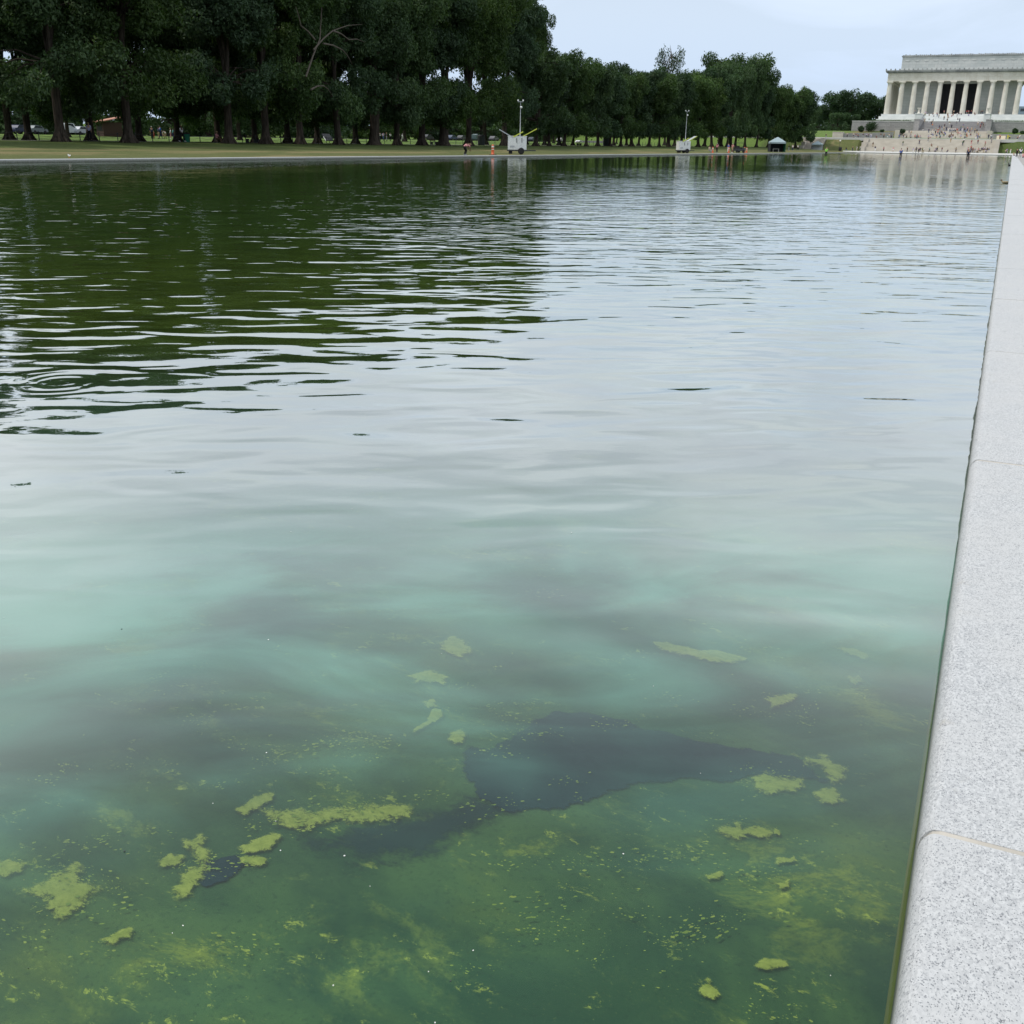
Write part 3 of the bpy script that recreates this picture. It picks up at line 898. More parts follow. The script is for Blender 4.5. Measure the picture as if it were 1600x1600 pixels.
mb.box(-HW - E0 - 1.15, HW + E0 + 1.15, -E0 - 1.15, DEPTH + E0 + 1.15, ct + 4.05, ct + 4.38)
mb.build('cornice', M['dark_trim'], mem)
am = MB()
am.extrude_y([(-0.28, 0), (0.28, 0), (0.34, 0.3), (0.2, 0.55), (0.0, 0.72), (-0.2, 0.55), (-0.34, 0.3)], -0.09, 0.09)
ame = am.mesh('antefix', M['dark_trim'])
for i in range(34):
    link('antefix', ame, mem, ((i - 16.5) * (HW + 2.0) / 16.5, -E0 - 0.98, ct + 4.38))
AX, AY0, AY1 = 25.4, 6.4, DEPTH - 6.4
at_z0 = ct + 4.38
mb = MB()
mb.box(-AX, AX, AY0, AY1, at_z0, at_z0 + 5.9)
mb.box(-AX - 0.25, AX + 0.25, AY0 - 0.25, AY1 + 0.25, at_z0, at_z0 + 0.8)
mb.build('attic', M['attic'], mem)
mb = MB()
mb.box(-AX - 0.35, AX + 0.35, AY0 - 0.35, AY1 + 0.35, at_z0 + 5.9, at_z0 + 6.35)
rg = random.Random(8)
for i in range(60):
    x = -AX + (i + 0.5) * 2 * AX / 60
    mb.box(x - 0.3, x + 0.3, AY0 - 0.33, AY0 + 0.1, at_z0 + 6.35, at_z0 + 6.35 + rg.uniform(0.2, 0.5))
mb.build('attic_cornice', M['dark_trim'], mem)
fm = MB()
fm.tube([(-1.6 + 3.2 * k / 8, -0.06, 0.9 * (((k - 4) / 4) ** 2)) for k in range(9)], [0.03, 0.05, 0.07, 0.08, 0.085, 0.08, 0.07, 0.05, 0.03], 6)
fme = fm.mesh('festoon', M['attic'])
for i in range(13):
    link('festoon', fme, mem, ((i - 6) * 3.85, AY0 - 0.02, at_z0 + 4.1))
# hall inside: near-black stone paints in the shade; inner walls added to deepen it
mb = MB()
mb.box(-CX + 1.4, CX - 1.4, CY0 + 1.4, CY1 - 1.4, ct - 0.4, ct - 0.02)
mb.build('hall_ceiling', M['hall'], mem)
mb = MB()
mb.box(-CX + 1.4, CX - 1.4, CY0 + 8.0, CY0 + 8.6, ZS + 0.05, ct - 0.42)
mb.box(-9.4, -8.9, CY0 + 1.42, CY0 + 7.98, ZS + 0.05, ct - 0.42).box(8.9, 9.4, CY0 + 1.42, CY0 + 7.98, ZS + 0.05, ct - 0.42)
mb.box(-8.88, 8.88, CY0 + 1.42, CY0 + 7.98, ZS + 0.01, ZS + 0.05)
mb.build('added_shade_wall', M['hall'], mem)


def stair(name, label, x0, x1, y0, z0, y1, z1, n, m, cheeks=None, landings=(), cheek_mat=None, cat='stairs', drop=1.0):
    root = empty(name, ((x0 + x1) / 2, y0, z0))
    tag(root, label, cat)
    hx = (x1 - x0) / 2
    mb = MB()
    prof = [(0.0, -drop)]
    dy, dz = (y1 - y0) / n, (z1 - z0) / n
    for k in range(n):
        prof += [(k * dy, k * dz), (k * dy, (k + 1) * dz), ((k + 1) * dy, (k + 1) * dz)][1 if k else 0:]
    prof += [(y1 - y0, -drop)]
    # step profile as stacked boxes, each one proud of the next
    for k in range(n):
        mb.box(-hx, hx, k * dy, y1 - y0, k * dz if k else -drop, (k + 1) * dz)
    mb.build('flight', m, root)
    if cheeks:
        for sx in (-1, 1):
            c = MB()
            wdt, segs = cheeks
            L = (y1 - y0) / segs
            for q in range(segs):
                xa, xb = sorted((sx * (hx + 0.01), sx * (hx + wdt)))
                zt = (z1 - z0) * (q + 1) / segs + 0.12
                c.box(xa, xb, q * L - 0.35, y1 - y0, -drop if q == 0 else (z1 - z0) * q / segs + 0.12, zt)
            c.build('cheek_wall', cheek_mat or m, root)
    return root


stair('lower_stairs', 'wide tan granite stairs rising from the pool plaza', -48.5, -6.2, 408, 0.40, 420.2, 4.75, 26, M['tan_stone'], (1.7, 3), cheek_mat=M['tan_light'])
stair('upper_stairs', 'brown-tan stairs above the terrace road, crowded with visitors', -41.2, -9.8, 449, 5.45, 458.5, 8.15, 16, M['tan_stone'], (1.6, 1), cheek_mat=M['tan_light'])
o = MB().box(-43.0, -8.0, 458.7, 466, 7.2, 8.18).build('flagstone_landing', M['tan_light'])
tag(o, 'tan flagstone landing between the upper stairs and the grey stairs', 'landing')
stair('grey_stairs', 'grey granite stairs between two grey blocks below the white steps', -35.3, -11.2, 462.2, 8.2, 484, 12.2, 22, M['grey_stone'])
stair('white_stairs', 'white marble steps climbing to the memorial columns', -37.0, -12.9, 487.5, 12.3, 506.5, ZS, 18, M['white_stone'], drop=0.5)
for x0, x1, s in ((-37.3, -35.35, 'left'), (-11.15, -9.2, 'right')):
    mb = MB().box(x0, x1, 461.8, 486, 7.2, 12.3).box(x0 - 0.12, x1 + 0.02 if x1 < -30 else x1 + 0.12, 461.68, 486.1, 12.3, 12.6)
    tag(mb.build('cheek_block', M['grey_stone']), 'grey granite cheek block at the %s side of the grey stairs' % s, 'cheek block')
for x0, x1, s in ((-39.4, -37.05, 'left'), (-12.85, -10.5, 'right')):
    root = empty('tripod_pedestal', ((x0 + x1) / 2, 488, 12.2))
    tag(root, 'white marble pedestal carrying a tripod urn at the %s of the white steps' % s, 'pedestal')
    h = (x1 - x0) / 2
    MB().box(-h, h, 0, 17.5, 0.0, 3.0).box(-h - 0.15, h + 0.15, -0.15, 17.6, 3.0, 3.25).build('pedestal', M['white_stone'], root)
    mb = MB()
    mb.lathe([(0.75, 3.25), (0.55, 3.5), (0.3, 4.2), (0.45, 4.9), (0.85, 5.3), (0.8, 5.45)], 12, c=(0, 1.6, 0))
    mb.build('urn', M['marble'], root)

# terrace behind the retaining walls
mb = MB()
mb.box(-63.0, -39.5, 480.6, 580, 7.6, 12.0).box(-39.5, -9.0, 486.3, 580, 7.6, 12.0).box(-9.0, 90, 480.6, 580, 7.6, 12.0)
tag(mb.build('terrace_lawn', M['grass']), kind='structure')
for x0, x1, s in ((-63.4, -37.35, 'left of the grey stairs'), (-9.15, 90.0, 'right of the grey stairs')):
    root = empty('retaining_wall', ((x0 + x1) / 2, 480, 7.8))
    tag(root, 'grey ashlar retaining wall of the terrace, ' + s, 'wall')
    h = (x1 - x0) / 2
    MB().box(-h, h, 0, 0.6, -0.6, 4.15).build('wall_face', M['grey_stone'], root)
    MB().box(-h - 0.08, h + 0.08, -0.12, 0.72, 4.15, 4.45).build('coping', M['concrete'], root)
    if x0 < -60:
        MB().box(-h, -h + 0.6, 0.6, 95, -0.6, 4.15).box(-h - 0.08, -h + 0.7, 0.72, 95, 4.15, 4.45).build('return_wall', M['grey_stone'], root)
    if s.startswith('left'):
        hb = MB()
        rg = random.Random(3)
    # clipped hedge on the terrace edge
o = MB().box(-110, -71.6, 420.9, 421.9, 4.0, 4.95).box(-71.6, 80, 420.4, 421.9, 4.0, 4.95).build('terrace_edge', M['concrete'])
tag(o, 'thin white stone edge of the terrace road above the lower stairs', 'kerb')
stair('side_stairs', 'narrow tan stairs with stepped cheek walls climbing the grass slope behind the tent', -70.6, -65.6, 410, 0.45, 420.6, 4.65, 24, M['tan_light'], (1.3, 3), cheek_mat=M['tan_light'])
tag(MB().box(-65.0, -61.0, 440, 443, 4.9, 7.1).box(-65.1, -60.9, 439.9, 443.1, 7.1, 7.25).build('granite_block', M['tan_light']), 'pale granite block at the left end of the low sitting wall', 'stone block')
mb = MB()
mb.add([(-60.95, 441, 4.9), (-43.2, 448.6, 4.9), (-43.2, 449.4, 4.9), (-60.95, 441.9, 4.9), (-60.95, 441, 6.7), (-43.2, 448.6, 7.5), (-43.2, 449.4, 7.5), (-60.95, 441.9, 6.7)],
       [(0, 1, 5, 4), (1, 2, 6, 5), (2, 3, 7, 6), (3, 0, 4, 7), (4, 5, 6, 7)])
tag(mb.build('low_wall', M['grey_stone']), 'low grey granite wall behind seated visitors left of the upper stairs', 'wall')
mb = MB()
mb.add([(-8.1, 448.6, 4.9), (30, 441, 4.9), (30, 442, 4.9), (-8.1, 449.4, 4.9), (-8.1, 448.6, 7.2), (30, 441, 6.4), (30, 442, 6.4), (-8.1, 449.4, 7.2)],
       [(0, 1, 5, 4), (1, 2, 6, 5), (2, 3, 7, 6), (3, 0, 4, 7), (4, 5, 6, 7)])
tag(mb.build('low_wall', M['grey_stone']), 'low grey granite wall right of the upper stairs', 'wall')
for (x, s) in ((-40.1, 'left'), (-6.3, 'right')):
    root = empty('dark_board', (x, 466.5, 8.0))
    tag(root, 'square black board with a pale emblem standing %s of the grey stairs' % s, 'board')
    MB().cbox((0, 0, 1.9), (2.6, 0.25, 2.6)).box(-1.1, -0.95, -0.1, 0.1, -0.5, 0.6).box(0.95, 1.1, -0.1, 0.1, -0.5, 0.6).build('panel', M['dark_metal'], root)
    MB().lathe([(0.42, 0), (0.42, 0.03)], 10, c=(0, 0, 0)).build('emblem', M['reflective'], root).location = (0, -0.15, 1.9)
    root.children[1].rotation_euler = (math.pi / 2, 0, 0)
root = empty('distant_building', (1.0, 900, 8))
tag(root, 'far bluish office block seen past the right corner of the memorial', 'building')
MB().box(-10, 34, 0, 20, 0, 24.5).build('wall', mat('blue_grey_cladding', (0.22, 0.28, 0.36)), root)
wm = MB().box(-1.6, 1.6, -0.05, 0.1, -1.0, 1.0).mesh('window', M['glass'])
for i in range(10):
    for j in range(6):
        link('window', wm, root, (-7.5 + i * 4.3, -0.02, 2.5 + j * 3.9))


# ------------------------------------------------------------------ trees
def cards_mesh(name, centers, radii, n, size, seed, m, flat=0.8, lean=0.55):
    rs = np.random.RandomState(seed)
    centers, radii = np.array(centers, float), np.array(radii, float)
    wgt = radii ** 2.2
    bi = rs.choice(len(centers), n, p=wgt / wgt.sum())
    d = rs.normal(size=(n, 3))
    d /= np.linalg.norm(d, axis=1)[:, None]
    rad = radii[bi] * (0.45 + 0.6 * rs.rand(n) ** 0.6)
    # lumpy lobes: push shell in and out by direction
    ph = np.sin(d[:, 0] * 5.1 + bi) * np.sin(d[:, 1] * 4.7 + 2.1 * bi) * np.sin(d[:, 2] * 5.9 + 0.7 * bi)
    rad *= 1 + 0.35 * ph
    P = centers[bi] + d * rad[:, None] * np.array([1, 1, flat])
    nr = d * lean + rs.normal(size=(n, 3)) * 0.6 + np.array([0, 0, 0.35])
    nr /= np.linalg.norm(nr, axis=1)[:, None]
    t = np.cross(nr, rs.normal(size=(n, 3)))
    t /= np.linalg.norm(t, axis=1)[:, None]
    b = np.cross(nr, t)
    s = size * (0.55 + 0.9 * rs.rand(n))[:, None]
    V = np.stack([P - t * s * 0.9, P - b * s * 0.42 + t * s * 0.1, P + t * s * 0.9 - np.array([0, 0, 0.25]) * s, P + b * s * 0.42 + t * s * 0.1], 1).reshape(-1, 3)
    me = bpy.data.meshes.new(name)
    me.vertices.add(n * 4)
    me.vertices.foreach_set('co', V.astype(np.float32).ravel())
    me.loops.add(n * 4)
    me.loops.foreach_set('vertex_index', np.arange(n * 4, dtype=np.int32))
    me.polygons.add(n)
    me.polygons.foreach_set('loop_start', np.arange(0, n * 4, 4, dtype=np.int32))
    me.update(calc_edges=True)
    a = me.attributes.new('rnd', 'FLOAT', 'FACE')
    lob = rs.rand(len(centers))[bi]
    a.data.foreach_set('value', np.clip(0.65 * rs.rand(n) + 0.35 * lob, 0, 1).astype(np.float32))
    me.materials.append(m)
    return me


def make_elm(seed, H, R, n, size, m, base=0.2, nl=5, fork=0.24, r0=0.46, thick=1.0, bare=0.0):
    """unit builder: returns trunk mesh and crown mesh of a vase-shaped elm of height H"""
    rg = random.Random(seed)
    mb = MB()
    zf = H * fork
    lean = Vector((rg.uniform(-0.4, 0.4), rg.uniform(-0.4, 0.4), 0))
    mb.tube([(0, 0, -0.4), (0, 0, 0.05), (lean.x * 0.1, lean.y * 0.1, 0.5), (lean.x * 0.3, lean.y * 0.3, 1.4), lean * 0.7 + Vector((0, 0, zf * 0.7)), lean + Vector((0, 0, zf))],
            [r0 * 2.0 * thick, r0 * 1.75 * thick, r0 * 1.2 * thick, r0 * thick, r0 * 0.95 * thick, r0 * 1.05 * thick], 10)
    # root buttresses
    for k in range(6):
        g = k * 1.047 + rg.uniform(-0.3, 0.3)
        mb.tube([(math.cos(g) * r0 * 0.6, math.sin(g) * r0 * 0.6, 0.9), (math.cos(g) * r0 * 1.5, math.sin(g) * r0 * 1.5, 0.2), (math.cos(g) * r0 * 2.6, math.sin(g) * r0 * 2.6, -0.2)], [r0 * 0.35, r0 * 0.42, r0 * 0.15], 6)
    cs, rs_ = [], []
    top = lean + Vector((0, 0, zf))
    for l in range(nl):
        g = 2 * math.pi * (l + rg.uniform(-0.25, 0.25)) / nl
        out = R * rg.uniform(0.35, 0.75)
        end = Vector((math.cos(g) * out, math.sin(g) * out, H * rg.uniform(0.78, 0.94)))
        pts = []
        for k in range(6):
            t = k / 5
            q = top.lerp(end, t)
            bow = math.sin(math.pi * t) * -0.9 * out * 0.25
            q += Vector((math.cos(g) * bow, math.sin(g) * bow, H * 0.05 * math.sin(math.pi * t))) + Vector((rg.uniform(-.3, .3), rg.uniform(-.3, .3), 0)) * (1 if 0 < k else 0)
            pts.append(q)
        mb.tube(pts, [r0 * 0.62, r0 * 0.52, r0 * 0.4, r0 * 0.28, r0 * 0.17, 0.04], 7)
        cs.append(end - Vector((0, 0, 0.6)))
        rs_.append(R * rg.uniform(0.2, 0.3))
        for k in range(2, 6):
            for _ in range(3):
                a2 = g + rg.uniform(-1.3, 1.3)
                ln = R * rg.uniform(0.22, 0.6)
                e2 = pts[k] + Vector((math.cos(a2) * ln, math.sin(a2) * ln, rg.uniform(-0.06, 0.12) * H))
                rr2 = math.hypot(e2.x, e2.y)
                if rr2 > R:
                    e2.x *= R / rr2
                    e2.y *= R / rr2
                if e2.z > H * 0.95:
                    e2.z = H * rg.uniform(0.84, 0.95)
                if e2.z < H * base + 1:
                    e2.z = H * base + rg.uniform(1, 2)
                mb.tube([pts[k], pts[k].lerp(e2, 0.5) + Vector((0, 0, 0.35)), e2], [r0 * 0.2, r0 * 0.13, 0.03], 5, cap=False)
                cs.append(e2)
                rs_.append(R * rg.uniform(0.15, 0.28))
    # lower skirt
    for k in range(16):
        g = 2 * math.pi * k / 8 + rg.uniform(-0.3, 0.3)
        q = Vector((math.cos(g) * R * rg.uniform(0.35, 0.95), math.sin(g) * R * rg.uniform(0.35, 0.95), H * (base + rg.uniform(0.04, 0.24))))
        cs.append(q)
        rs_.append(R * rg.uniform(0.16, 0.26))
        mb.tube([top + Vector((0, 0, H * 0.06)), top.lerp(q, 0.5) + Vector((0, 0, H * 0.06)), q], [r0 * 0.25, r0 * 0.15, 0.03], 5, cap=False)
    crown = cards_mesh('crown', [tuple(c) for c in cs], rs_, n, size, seed, m)
    co = np.empty(len(crown.vertices) * 3, np.float32)
    crown.vertices.foreach_get('co', co)
    crown['top'] = float(np.percentile(co[2::3], 99.7))
    return mb.mesh('trunk', M['bark']), crown


H0 = 20.0
ELM = [make_elm(11, H0, 7.6, 74000, 0.19, M['leaf'], 0.11), make_elm(12, H0, 8.2, 74000, 0.19, M['leaf'], 0.12, 6), make_elm(13, H0, 7.0, 66000, 0.19, M['leaf_blue'], 0.14, 4),
       make_elm(14, H0, 7.8, 74000, 0.19, M['leaf'], 0.11, 5, thick=1.7)]
ELM_FAR = [make_elm(21, H0, 8.4, 36000, 0.30, M['leaf'], 0.13, 6, 0.2), make_elm(22, H0, 8.0, 36000, 0.30, M['leaf_blue'], 0.12, 5, 0.2), make_elm(23, H0, 9.0, 36000, 0.30, M['leaf'], 0.13, 7, 0.2)]
BACK = [make_elm(31, 12.0, 6.5, 11000, 0.36, M['leaf_lite'], 0.03, 5), make_elm(32, 12.0, 6.0, 11000, 0.36, M['leaf'], 0.02, 6), make_elm(33, 12.0, 7.0, 11000, 0.36, M['leaf_blue'], 0.02, 6)]
SPARSE = make_elm(41, H0, 6.0, 3600, 0.30, M['leaf_blue'], 0.45, 6)


def tree(protos, k, x, y, h, label, group, rot, wide=1.0, name='elm_tree', h0=H0):
    tm, cmh = protos[k] if isinstance(protos, list) else protos
    root = empty(name, (x, y, ground_z(x, y)), rot)
    s = h / cmh['top']
    root.scale = (s * wide, s * wide, s)
    tag(root, label, 'tree', group)
    link('trunk', tm, root)
    link('crown', cmh, root)
    return root


ORD = ['first', 'second', 'third', 'fourth', 'fifth', 'sixth', 'seventh', 'eighth', 'ninth', 'tenth', 'eleventh', 'twelfth', 'thirteenth', 'fourteenth', 'fifteenth', 'sixteenth', 'seventeenth', 'eighteenth',
       'nineteenth', 'twentieth', 'twenty-first', 'twenty-second', 'twenty-third', 'twenty-fourth', 'twenty-fifth', 'twenty-sixth', 'twenty-seventh', 'twenty-eighth', 'twenty-ninth', 'thirtieth', 'thirty-first', 'thirty-second', 'thirty-third', 'thirty-fourth']
rg = random.Random(77)
sil = [(836, 78), (872, 82), (880, 84), (925, 92), (970, 102), (1030, 108), (1060, 106), (1090, 100), (1112, 98), (1136, 88), (1164, 86), (1182, 92), (1200, 112), (1215, 132), (1260, 150)]


def sil_y(px):
    return float(np.interp(px, [a for a, _ in sil], [b for _, b in sil]))


front = [96, 202, 358, 416, 470, 529, 585, 620, 659, 693, 732, 788, 837, 858, 881, 916, 934, 953, 970, 987, 1014, 1030, 1045, 1064, 1091, 1112, 1136, 1164, 1182, 1200]
for i, px in enumerate(front):
    base = at(px, 225, X=-78 - rg.uniform(-0.8, 0.8))
    if px < 800:
        h = max(20.0, at(px, -30, X=base.x).z - 1.0) + rg.uniform(0, 1.8)
        wide = rg.uniform(0.78, 0.92) if px < 760 else 0.70
        protos, k = ELM, (3 if px in (585, 693) else i % 3)
    else:
        h = (at(px, sil_y(px), X=base.x).z - 1.0) * rg.uniform(0.84, 1.05)
        wide = rg.uniform(0.74, 0.98) * 16.5 / max(h, 16.5)
        protos, k = ELM_FAR, i % 3
    side = 'behind the white trailer' if px == 788 else ('with a very thick double trunk' if px == 693 else ('with a very thick ridged trunk' if px == 585 else ''))
    lab = '%s elm from left, front row, %s' % (ORD[i], side or 'trunk on the near side of the path')
    tree(protos, k, base.x, base.y, h, lab.strip(), 'elms in the front row', rg.uniform(0, 6.28), wide)
back_row = [16, 46, 143, 218, 278, 341, 399, 450, 496, 556, 758, 851, 874, 895, 959, 979, 998, 1054, 1075, 1101, 1123, 1149]
for i, px in enumerate(back_row):
    base = at(px, 222, X=-91 - rg.uniform(-1, 1))
    if px < 800:
        h = max(17.5, at(px, -10, X=base.x).z - 1.0) + rg.uniform(-1, 1.5)
    else:
        h = (at(px, sil_y(px) + 8, X=base.x).z - 1.0) * rg.uniform(0.9, 1.0)
    tree(ELM if px < 600 else ELM_FAR, (i + 1) % 3, base.x, base.y, h, '%s elm from left, back row, trunk beyond the footpath' % ORD[i], 'elms in the back row', rg.uniform(0, 6.28), (rg.uniform(0.75, 0.92) if px != 758 else 0.66) * min(1, 18 / h + 0.15))
b = at(822, 223, X=-96)
tree(ELM, 0, b.x, b.y, at(822, 24, X=-96).z - 1.0, 'slender elm whose feathery crown ends the tall group on the right', None, 2.2, 0.52)
# crowns whose trunks stand left of the frame
for y, x in ((56, -79), (40, -80), (24, -79), (52, -92), (36, -92)):
    tree(ELM, int(y) % 3, x, y, rg.uniform(19.5, 21.5), 'elm left of the frame whose crown hangs into the upper left corner', 'elms left of the frame', rg.uniform(0, 6.28), 0.95)
# the large rounded tree and the half-bare one above the far end of the rows
b = at(1158, 228, X=-72)
tree(ELM_FAR, 2, -84, 352, at(1160, 86, Y=352).z - 1.2, 'largest rounded tree, standing out above the far end of the rows', None, 1.0, 0.85)
tree(ELM_FAR, 1, -92, 372, at(1190, 104, Y=372).z - 1.2, 'dark tree at the right shoulder of the largest rounded tree', None, 2.0, 0.8)
sp = tree(SPARSE, 0, -101, 335, at(1075, 74, Y=335).z - 1.2, 'half-bare tree with thin open top rising behind the rows', None, 0.4, 0.5)
rgb = random.Random(4)
mb = MB()
for k in range(16):
    g = rgb.uniform(0, 6.28)
    a = Vector((rgb.uniform(-1, 1), rgb.uniform(-1, 1), rgb.uniform(13, 18)))
    e = a + Vector((math.cos(g) * rgb.uniform(1, 3), math.sin(g) * rgb.uniform(1, 3), rgb.uniform(1, 3.4)))
    mb.tube([a, a.lerp(e, .5) + Vector((.2, 0, .3)), e], [0.16, 0.1, 0.03], 5)
mb.build('bare_branch', M['deadwood'], sp)
# trees at the foot of the slope, right end of the rows
for px, ty, y, lab in ((1224, 138, 400, 'smaller elm at the right end of the rows behind the first tent'), (1243, 143, 408, 'tree left of the side stairs with a notched crown'), (1256, 166, 425, 'low dark tree on the slope edge left of the memorial trees'),
                       (1212, 150, 395, 'short elm tucked under the largest rounded tree')):
    p = at(px, 225, Y=y)
    z = ground_z(p.x, y)
    tree(ELM_FAR, px % 3, p.x, y, at(px, ty, Y=y).z - z, lab, None, px * 1.0, 0.85)
# behind the memorial
for px, ty, y, wd, lab in ((1322, 143, 560, 1.0, 'tall dark tree left of the memorial building'), (1368, 150, 590, 0.75, 'tree touching the left corner column of the memorial'), (1296, 162, 575, 0.8, 'dark tree left of the tall one beside the memorial'),
                           (1280, 172, 600, 0.9, 'lower blue-green tree at the far left of the memorial lawn'), (1345, 166, 600, 0.9, 'tree between the two tall ones left of the memorial'), (1308, 176, 520, 0.9, 'low brownish tree in front of the tall dark one'),
                           (1330, 178, 530, 0.8, 'low tree at the left end of the retaining wall'), (1268, 170, 640, 1.0, 'distant pale tree in the gap left of the memorial trees')):
    p = at(px, 200, Y=y)
    z = ground_z(p.x, y)
    hh = at(px, ty, Y=y).z - z
    tree(BACK, 2 if px != 1268 else 0, p.x, y, hh, lab, None, px * 0.7, wd, 'broadleaf_tree', 12.0)
# bushes at the retaining wall
def bush(px, py0, py1, y, wpx, lab):
    a, c = at(px, py0, Y=y), at(px, py1, Y=y)
    r = wpx / 4.2 / 2
    h = c.z - a.z
    rgq = random.Random(int(px))
    cs = [(rgq.uniform(-.5, .5) * r, rgq.uniform(-.5, .5) * r, h * rgq.uniform(0.35, 0.65)) for _ in range(7)]
    me = cards_mesh('foliage', cs, [min(r * .62, h * .45)] * 7, 2600, 0.22, int(px), M['leaf_blue'], 1.0)
    root = empty('bush', (a.x, y, a.z))
    tag(root, lab, 'bush')
    link('foliage', me, root)
    MB().tube([(0, 0, -0.3), (0.1, 0, h * .5)], [0.15, 0.06], 6).build('stem', M['bark'], root)


bush(1361, 206, 190, 476, 22, 'larger dark clipped bush against the retaining wall')
bush(1346, 206, 196, 475, 13, 'smaller dark bush left of the larger one by the retaining wall')
bush(1378, 206, 202.5, 474, 7, 'small low shrub right of the larger bush on the lawn')
bush(1585, 208, 201, 460, 11, 'dark bush among visitors right of the upper stairs')
bush(1597, 209, 205, 455, 10, 'light green shrub at the right edge above the terrace road')
bush(1410, 208, 202, 452, 10, 'small hedge left of the grey stairs')
# hedge line on top of the retaining wall
hc = [(x, 482.4, 12.3) for x in np.arange(-58, -40, 0.7)] + [(x, 482.4, 12.3) for x in np.arange(-8, 20, 0.7)]
o = link('hedge_strip', cards_mesh('hedge_strip', hc, [0.42] * len(hc), 5000, 0.2, 9, M['leaf_lite'], 0.8))
tag(o, 'thin green planting along the top of the retaining wall', 'hedge', kind='stuff')
# broad belt of trees beyond the road
rg = random.Random(31)
k = 0
for y in np.arange(60, 560, 11.0):
    xx, yy = -174 + rg.uniform(-5, 5), y + rg.uniform(-4, 4)
    tree(BACK, k % 3, xx, yy, rg.uniform(10.5, 14.0), 'leafy tree in the belt beyond the road, behind the elms', 'trees beyond the road', rg.uniform(0, 6.28), rg.uniform(1.0, 1.25), 'broadleaf_tree', 12.0)
    k += 1
wc, wr_ = [], []
for y in np.arange(10, 640, 3.0):
    for _ in range(3):
        wc.append((rg.uniform(-214, -194), y + rg.uniform(-2, 2), rg.uniform(2.5, 11)))
        wr_.append(rg.uniform(2.2, 3.6))
for x in np.arange(-200, -66, 3.0):
    for _ in range(3):
        wc.append((x, rg.uniform(628, 645), rg.uniform(10, 17)))
        wr_.append(rg.uniform(2.5, 3.6))
for q in np.arange(0, 1, 0.022):
    for _ in range(3):
        wc.append((-190 + 95 * q, 640 - 165 * q, rg.uniform(7.5, 14)))
        wr_.append(rg.uniform(2.5, 3.6))
o = link('woodland', cards_mesh('woodland', wc, wr_, 120000, 0.8, 77, M['leaf'], 0.9))
tag(o, 'continuous dark wood closing the view far behind the elms', 'wood', kind='stuff')
for y in np.arange(60, 420, 30):
    xx, yy = rg.uniform(-128, -112), y + rg.uniform(-6, 6)
    tree(ELM_FAR, k % 3, xx, yy, rg.uniform(13, 17), 'elm on the lawn between the footpath and the road', 'trees on the far lawn', rg.uniform(0, 6.28), 0.8)
    k += 1
# bleached dead limbs on one front elm
root = [o for o in bpy.data.objects if o.get('label', '').startswith('fifth elm from left, front')][0]
p0 = root.location
mb = MB()
for (a, bb, c) in (((478, 120), (500, 60), (505, -20)), ((490, 78), (520, 48), (566, 38)), ((505, 68), (535, 78), (550, 100)), ((492, 62), (470, 40), (462, 10)), ((486, 140), (505, 134), (520, 150)), ((520, 48), (545, 62), (570, 66))):
    pts = []
    for q in (a, bb, c):
        v = at(q[0], q[1], X=-71.0)
        pts.append(v)
    l = [Vector((v.x, v.y, v.z)) for v in pts]
    mb.tube([l[0], l[0].lerp(l[1], .5) + Vector((0, 0, .15)), l[1], l[1].lerp(l[2], .5) + Vector((0, 0, .2)), l[2]], [0.11, 0.09, 0.07, 0.05, 0.02], 6)
db = mb.build('dead_branch', M['deadwood'])
db.parent = root
bpy.context.view_layer.update()
db.matrix_parent_inverse = root.matrix_world.inverted()


# ------------------------------------------------------------------ people
def skin(verts, edges, radii, sub=1):
    me = bpy.data.meshes.new('tmp')
    me.from_pydata([tuple(v) for v in verts], edges, [])
    o = bpy.data.objects.new('tmp', me)
    COL.objects.link(o)
    md = o.modifiers.new('s', 'SKIN')
    md.use_smooth_shade = True
    for i, r in enumerate(radii):
        sv = me.skin_vertices[0].data[i]
        sv.radius = r if isinstance(r, tuple) else (r, r)
        sv.use_root = i == 0
    if sub:
        o.modifiers.new('u', 'SUBSURF').levels = sub
    dg = bpy.context.evaluated_depsgraph_get()
    res = bpy.data.meshes.new_from_object(o.evaluated_get(dg))
    bpy.data.objects.remove(o)
    bpy.data.meshes.remove(me)
    for p in res.polygons:
        p.use_smooth = True
    return res


SK = dict(pelvis=(0, 0, .95), waist=(0, 0, 1.10), chest=(0, -.01, 1.32), neck=(0, -.01, 1.50), head=(0, .02, 1.63), crown=(0, .01, 1.70),
          shl=(-.19, -.01, 1.42), ell=(-.24, -.03, 1.14), wrl=(-.24, .06, .90), hal=(-.24, .09, .82),
          shr=(.19, -.01, 1.42), elr=(.24, -.03, 1.14), wrr=(.24, .06, .90), har=(.24, .09, .82),
          hil=(-.10, 0, .90), knl=(-.11, .02, .50), anl=(-.11, -.02, .09), tol=(-.12, .15, .04),
          hir=(.10, 0, .90), knr=(.11, .02, .50), anr=(.11, -.02, .09), tor=(.12, .15, .04))
RAD = dict(pelvis=(.15, .11), waist=(.135, .10), chest=(.165, .115), neck=.055, head=(.082, .098), crown=(.06, .07), shl=.062, ell=.044, wrl=.032, hal=(.038, .022), shr=.062, elr=.044, wrr=.032, har=(.038, .022),
           hil=.088, knl=.058, anl=.042, tol=.038, hir=.088, knr=.058, anr=.042, tor=.038)
ED = [('pelvis', 'waist'), ('waist', 'chest'), ('chest', 'neck'), ('neck', 'head'), ('head', 'crown')]
